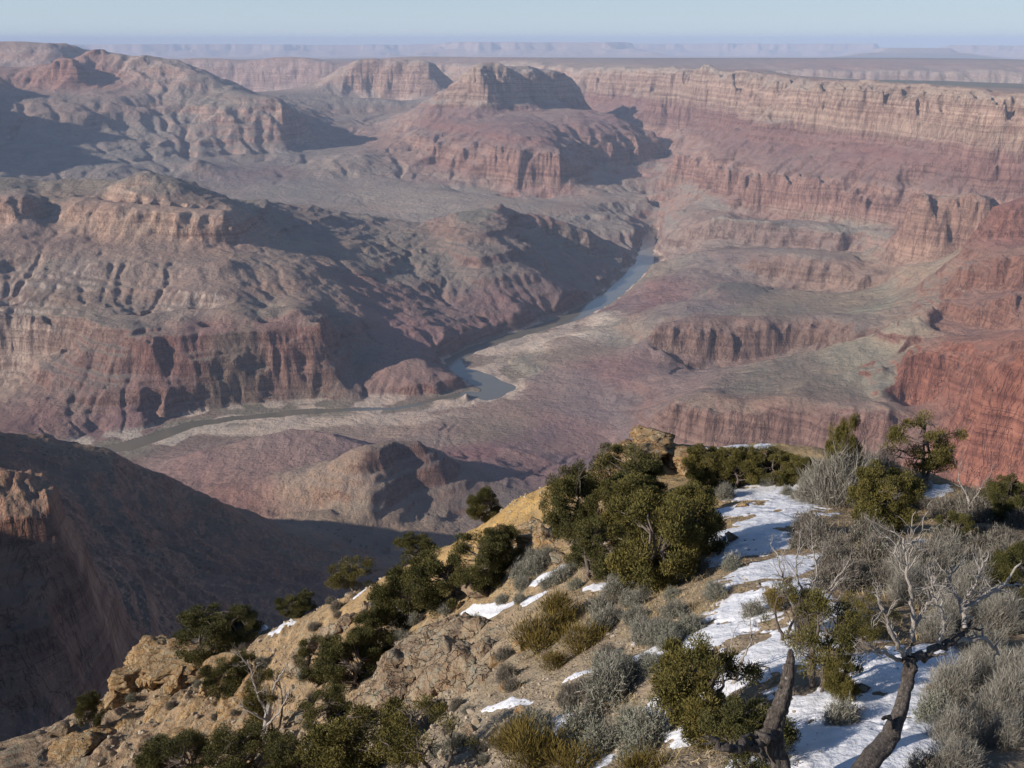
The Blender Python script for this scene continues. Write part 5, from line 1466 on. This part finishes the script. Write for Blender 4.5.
def dead_tree(foot, Y, trunk, rad, limbs, mat_t, label, seed, name='dead_tree', nearer=0.0):
    """trunk and limbs are lists of sightings (column, row, forward m)"""
    rng = np.random.default_rng(seed)
    trunk = [(a, b, c - nearer) for a, b, c in trunk]
    limbs = [([(a, b, c - nearer) for a, b, c in lm], r0, dp) for lm, r0, dp in limbs]
    Y = trunk[0][2]; foot = trunk[0][:2]
    o0 = np.array(hit(*foot)[:3]) if Y is None else at_depth(foot[0], foot[1], Y)
    root = link(bpy.data.objects.new(name, None)); root.location = o0
    g = Geo()
    pts = np.array([at_depth(*p) for p in trunk]) - o0
    t0 = np.linspace(0, 1, len(pts)); t1 = np.linspace(0, 1, len(pts) * 5)
    pts = np.stack([np.interp(t1, t0, pts[:, k]) for k in range(3)], 1)
    for _ in range(2): pts[1:-1] = (pts[:-2] + pts[1:-1] * 2 + pts[2:]) / 4
    pts[1:-1] += rng.normal(size=(len(pts) - 2, 3)) * rad[0] * .05
    rr = np.interp(t1, np.linspace(0, 1, len(rad)), rad)
    g.tube(pts, rr * .8, 14, 0); 
    for k in range(4):                                    # the twisted strands of an old trunk
        a = k * 1.6 + t1 * 2.2
        off = np.stack([np.cos(a), np.sin(a), np.zeros_like(a)], 1) * (rr * .45)[:, None]
        g.tube(pts + off, rr * rng.uniform(.45, .62), 10, 0)
    link(bpy.data.objects.new('trunk', g.build('trunk', [mat_t], True)), root)
    for lm, r0, depth in limbs:
        b = Geo()
        p = np.array([at_depth(*q) for q in lm]) - o0
        t0 = np.linspace(0, 1, len(p)); t1 = np.linspace(0, 1, len(p) * 5)
        p = np.stack([np.interp(t1, t0, p[:, k]) for k in range(3)], 1)
        for _ in range(2): p[1:-1] = (p[:-2] + p[1:-1] * 2 + p[2:]) / 4
        p[1:] += rng.normal(size=(len(p) - 1, 3)) * r0 * .35
        b.tube(p, np.linspace(r0, r0 * .35, len(p)), 7)
        L_ = np.linalg.norm(p[-1] - p[0])
        for k in range(int(3 + depth * 3)):
            i = rng.integers(len(p) // 4, len(p))
            d = unit(unit(p[min(i + 1, len(p) - 1)] - p[i - 1]) + rng.normal(size=3) * .7 + np.array((0, 0, .2))) * L_ * rng.uniform(.16, .38)
            twiggy(rng, b, p[i], p[i] + d, r0 * .34, depth - 1, .6, .4)
        link(bpy.data.objects.new('branch', b.build('branch', [M_DEAD if r0 < .05 else mat_t], True)), root)
    tag(root, label, 'dead tree')
    return root

dead_tree((862, 790), 8.1, [(812, 855, 7.6), (842, 800, 7.9), (862, 768, 8.1), (884, 744, 8.3), (897, 720, 8.45), (905, 692, 8.6), (911, 668, 8.75), (908, 655, 8.8)], [.13, .115, .105, .10, .075, .065, .07, .07],
          [([(908, 660, 8.8), (930, 652, 8.9), (955, 640, 9.0), (972, 622, 9.1)], .05, 1), ([(955, 641, 9.0), (985, 638, 9.1), (1000, 655, 9.2)], .03, 1),
           ([(965, 628, 9.05), (960, 600, 9.2), (948, 585, 9.2), (955, 562, 9.3)], .026, 2), ([(963, 610, 9.1), (985, 595, 9.2), (1005, 583, 9.3), (1022, 560, 9.3)], .024, 1), ([(985, 597, 9.2), (1005, 585, 9.3), (1030, 586, 9.4)], .018, 1),
           ([(962, 606, 9.1), (975, 585, 9.1), (985, 560, 9.2)], .018, 2), ([(908, 655, 8.8), (915, 620, 8.9), (908, 580, 9.0), (905, 540, 9.1)], .028, 2), ([(912, 630, 8.9), (930, 600, 9.0), (935, 572, 9.0)], .02, 2),
           ([(905, 658, 8.8), (890, 630, 8.7), (880, 600, 8.8)], .026, 2), ([(900, 660, 8.8), (875, 650, 8.6), (850, 655, 8.5)], .022, 2), ([(895, 732, 8.4), (886, 718, 8.35)], .05, 0), ([(940, 645, 8.95), (945, 620, 8.9), (935, 600, 8.8)], .022, 2)],
          M_TRUNK, 'dead tree with curved dark trunk and white branches reaching right', 21, nearer=.8)
dead_tree((785, 790), 8.0, [(806, 850, 7.7), (795, 800, 7.9), (780, 765, 8.0), (772, 735, 8.1), (778, 712, 8.2), (786, 688, 8.3), (790, 662, 8.35), (791, 650, 8.4)], [.10, .10, .10, .09, .08, .07, .05, .02],
          [([(770, 735, 8.05), (755, 745, 7.95), (735, 752, 7.8), (715, 740, 7.8)], .07, 1), ([(788, 680, 8.3), (782, 665, 8.35)], .02, 0)],
          M_TRUNK, 'broken dark trunk stump leaning at the bottom, left of the snow', 23, nearer=.5)
dead_tree((805, 640), 12.2, [(800, 642, 12.2), (797, 625, 12.2), (801, 605, 12.3), (806, 588, 12.4)], [.07, .06, .05, .035],
          [([(800, 615, 12.2), (785, 590, 12.2), (778, 560, 12.3)], .022, 2), ([(803, 600, 12.3), (818, 575, 12.4), (812, 545, 12.4)], .022, 2), ([(797, 625, 12.2), (820, 610, 12.1), (840, 580, 12.2)], .024, 2), ([(801, 605, 12.3), (830, 590, 12.2), (850, 560, 12.3)], .02, 2), ([(804, 595, 12.3), (795, 570, 12.3), (800, 540, 12.5)], .02, 2)],
          M_DEAD, 'bare silvery dead tree standing above the ragged juniper in the snow', 25)
dead_tree((267, 745), 33.5, [(268, 748, 33.5), (266, 730, 33.6), (268, 712, 33.8), (270, 700, 34)], [.16, .15, .11, .08],
          [([(268, 715, 33.8), (258, 695, 34), (252, 675, 34.2), (247, 660, 34.4)], .05, 2), ([(270, 700, 34), (276, 682, 34), (285, 668, 34.2)], .05, 2), ([(267, 725, 33.6), (280, 712, 33.4), (290, 690, 33.5)], .045, 2), ([(266, 720, 33.6), (250, 712, 33.5), (238, 705, 33.6)], .04, 1)],
          M_DEAD, 'small pale dead tree on the left slope below the cliff end', 27, nearer=5.5)
dead_tree((735, 690), 11.0, [(728, 700, 11), (735, 680, 11.1), (742, 660, 11.2)], [.04, .035, .025],
          [([(735, 680, 11.1), (728, 655, 11.2), (735, 630, 11.2)], .014, 1), ([(742, 660, 11.2), (752, 640, 11.2), (750, 615, 11.3)], .014, 2), ([(738, 670, 11.1), (755, 665, 11.0), (770, 668, 10.9)], .016, 2)],
          M_DEAD, 'dead forked snag poking out of the juniper left of the snow', 31)
dead_tree((640, 500), 26, [(577, 520, 31.5), (578, 505, 31.6), (579, 490, 31.8)], [.05, .04, .02],
          [([(578, 505, 31.6), (585, 490, 31.7), (588, 470, 31.8)], .02, 2), ([(578, 500, 31.6), (572, 490, 31.7), (566, 480, 31.8)], .018, 1)],
          M_DEAD, 'thin white snag above the dark juniper at the yellow bank', 33, nearer=4.2)
dead_tree((1000, 500), 24, [(968, 520, 22.5), (970, 505, 22.6), (966, 490, 22.8)], [.05, .04, .025],
          [([(970, 505, 22.6), (980, 490, 22.6), (990, 475, 22.8)], .02, 2), ([(967, 495, 22.7), (958, 480, 22.8), (960, 465, 23)], .02, 2), ([(970, 508, 22.6), (985, 500, 22.6), (998, 490, 22.6)], .018, 2)],
          M_DEAD, 'pale leafless tree on the crest in front of the red cliff', 35, nearer=1.5)
print('dead', time.time() - _t0)

# ------------------------------------------------------------------ the air
def haze_box(top):
    hx = 101000.0
    z0, z1 = -2600.0, top
    me = bpy.data.meshes.new('haze')
    v = [(sx * hx, sy * hx, z) for z in (z0, z1) for sx, sy in ((-1, -1), (1, -1), (1, 1), (-1, 1))]
    f = [(3, 2, 1, 0), (4, 5, 6, 7), (0, 1, 5, 4), (1, 2, 6, 5), (2, 3, 7, 6), (3, 0, 4, 7)]
    me.from_pydata(v, [], f)
    m = bpy.data.materials.new('haze_air'); m.use_nodes = True
    n, l = m.node_tree.nodes, m.node_tree.links
    for x in list(n): n.remove(x)
    o = n.new('ShaderNodeOutputMaterial')
    p = n.new('ShaderNodeVolumePrincipled')
    p.inputs['Color'].default_value = HAZE_COLOR
    p.inputs['Density'].default_value = HAZE_DENSITY
    p.inputs['Anisotropy'].default_value = -0.1
    l.new(p.outputs[0], o.inputs['Volume'])
    me.materials.append(m)
    ob = link(bpy.data.objects.new('haze', me))
    tag(ob, 'pale blue haze filling the air of the canyon', kind='stuff')
HAZE_COLOR = (.61, .75, 1.0, 1)
HAZE_DENSITY = 2.35e-5
haze_box(200.0)
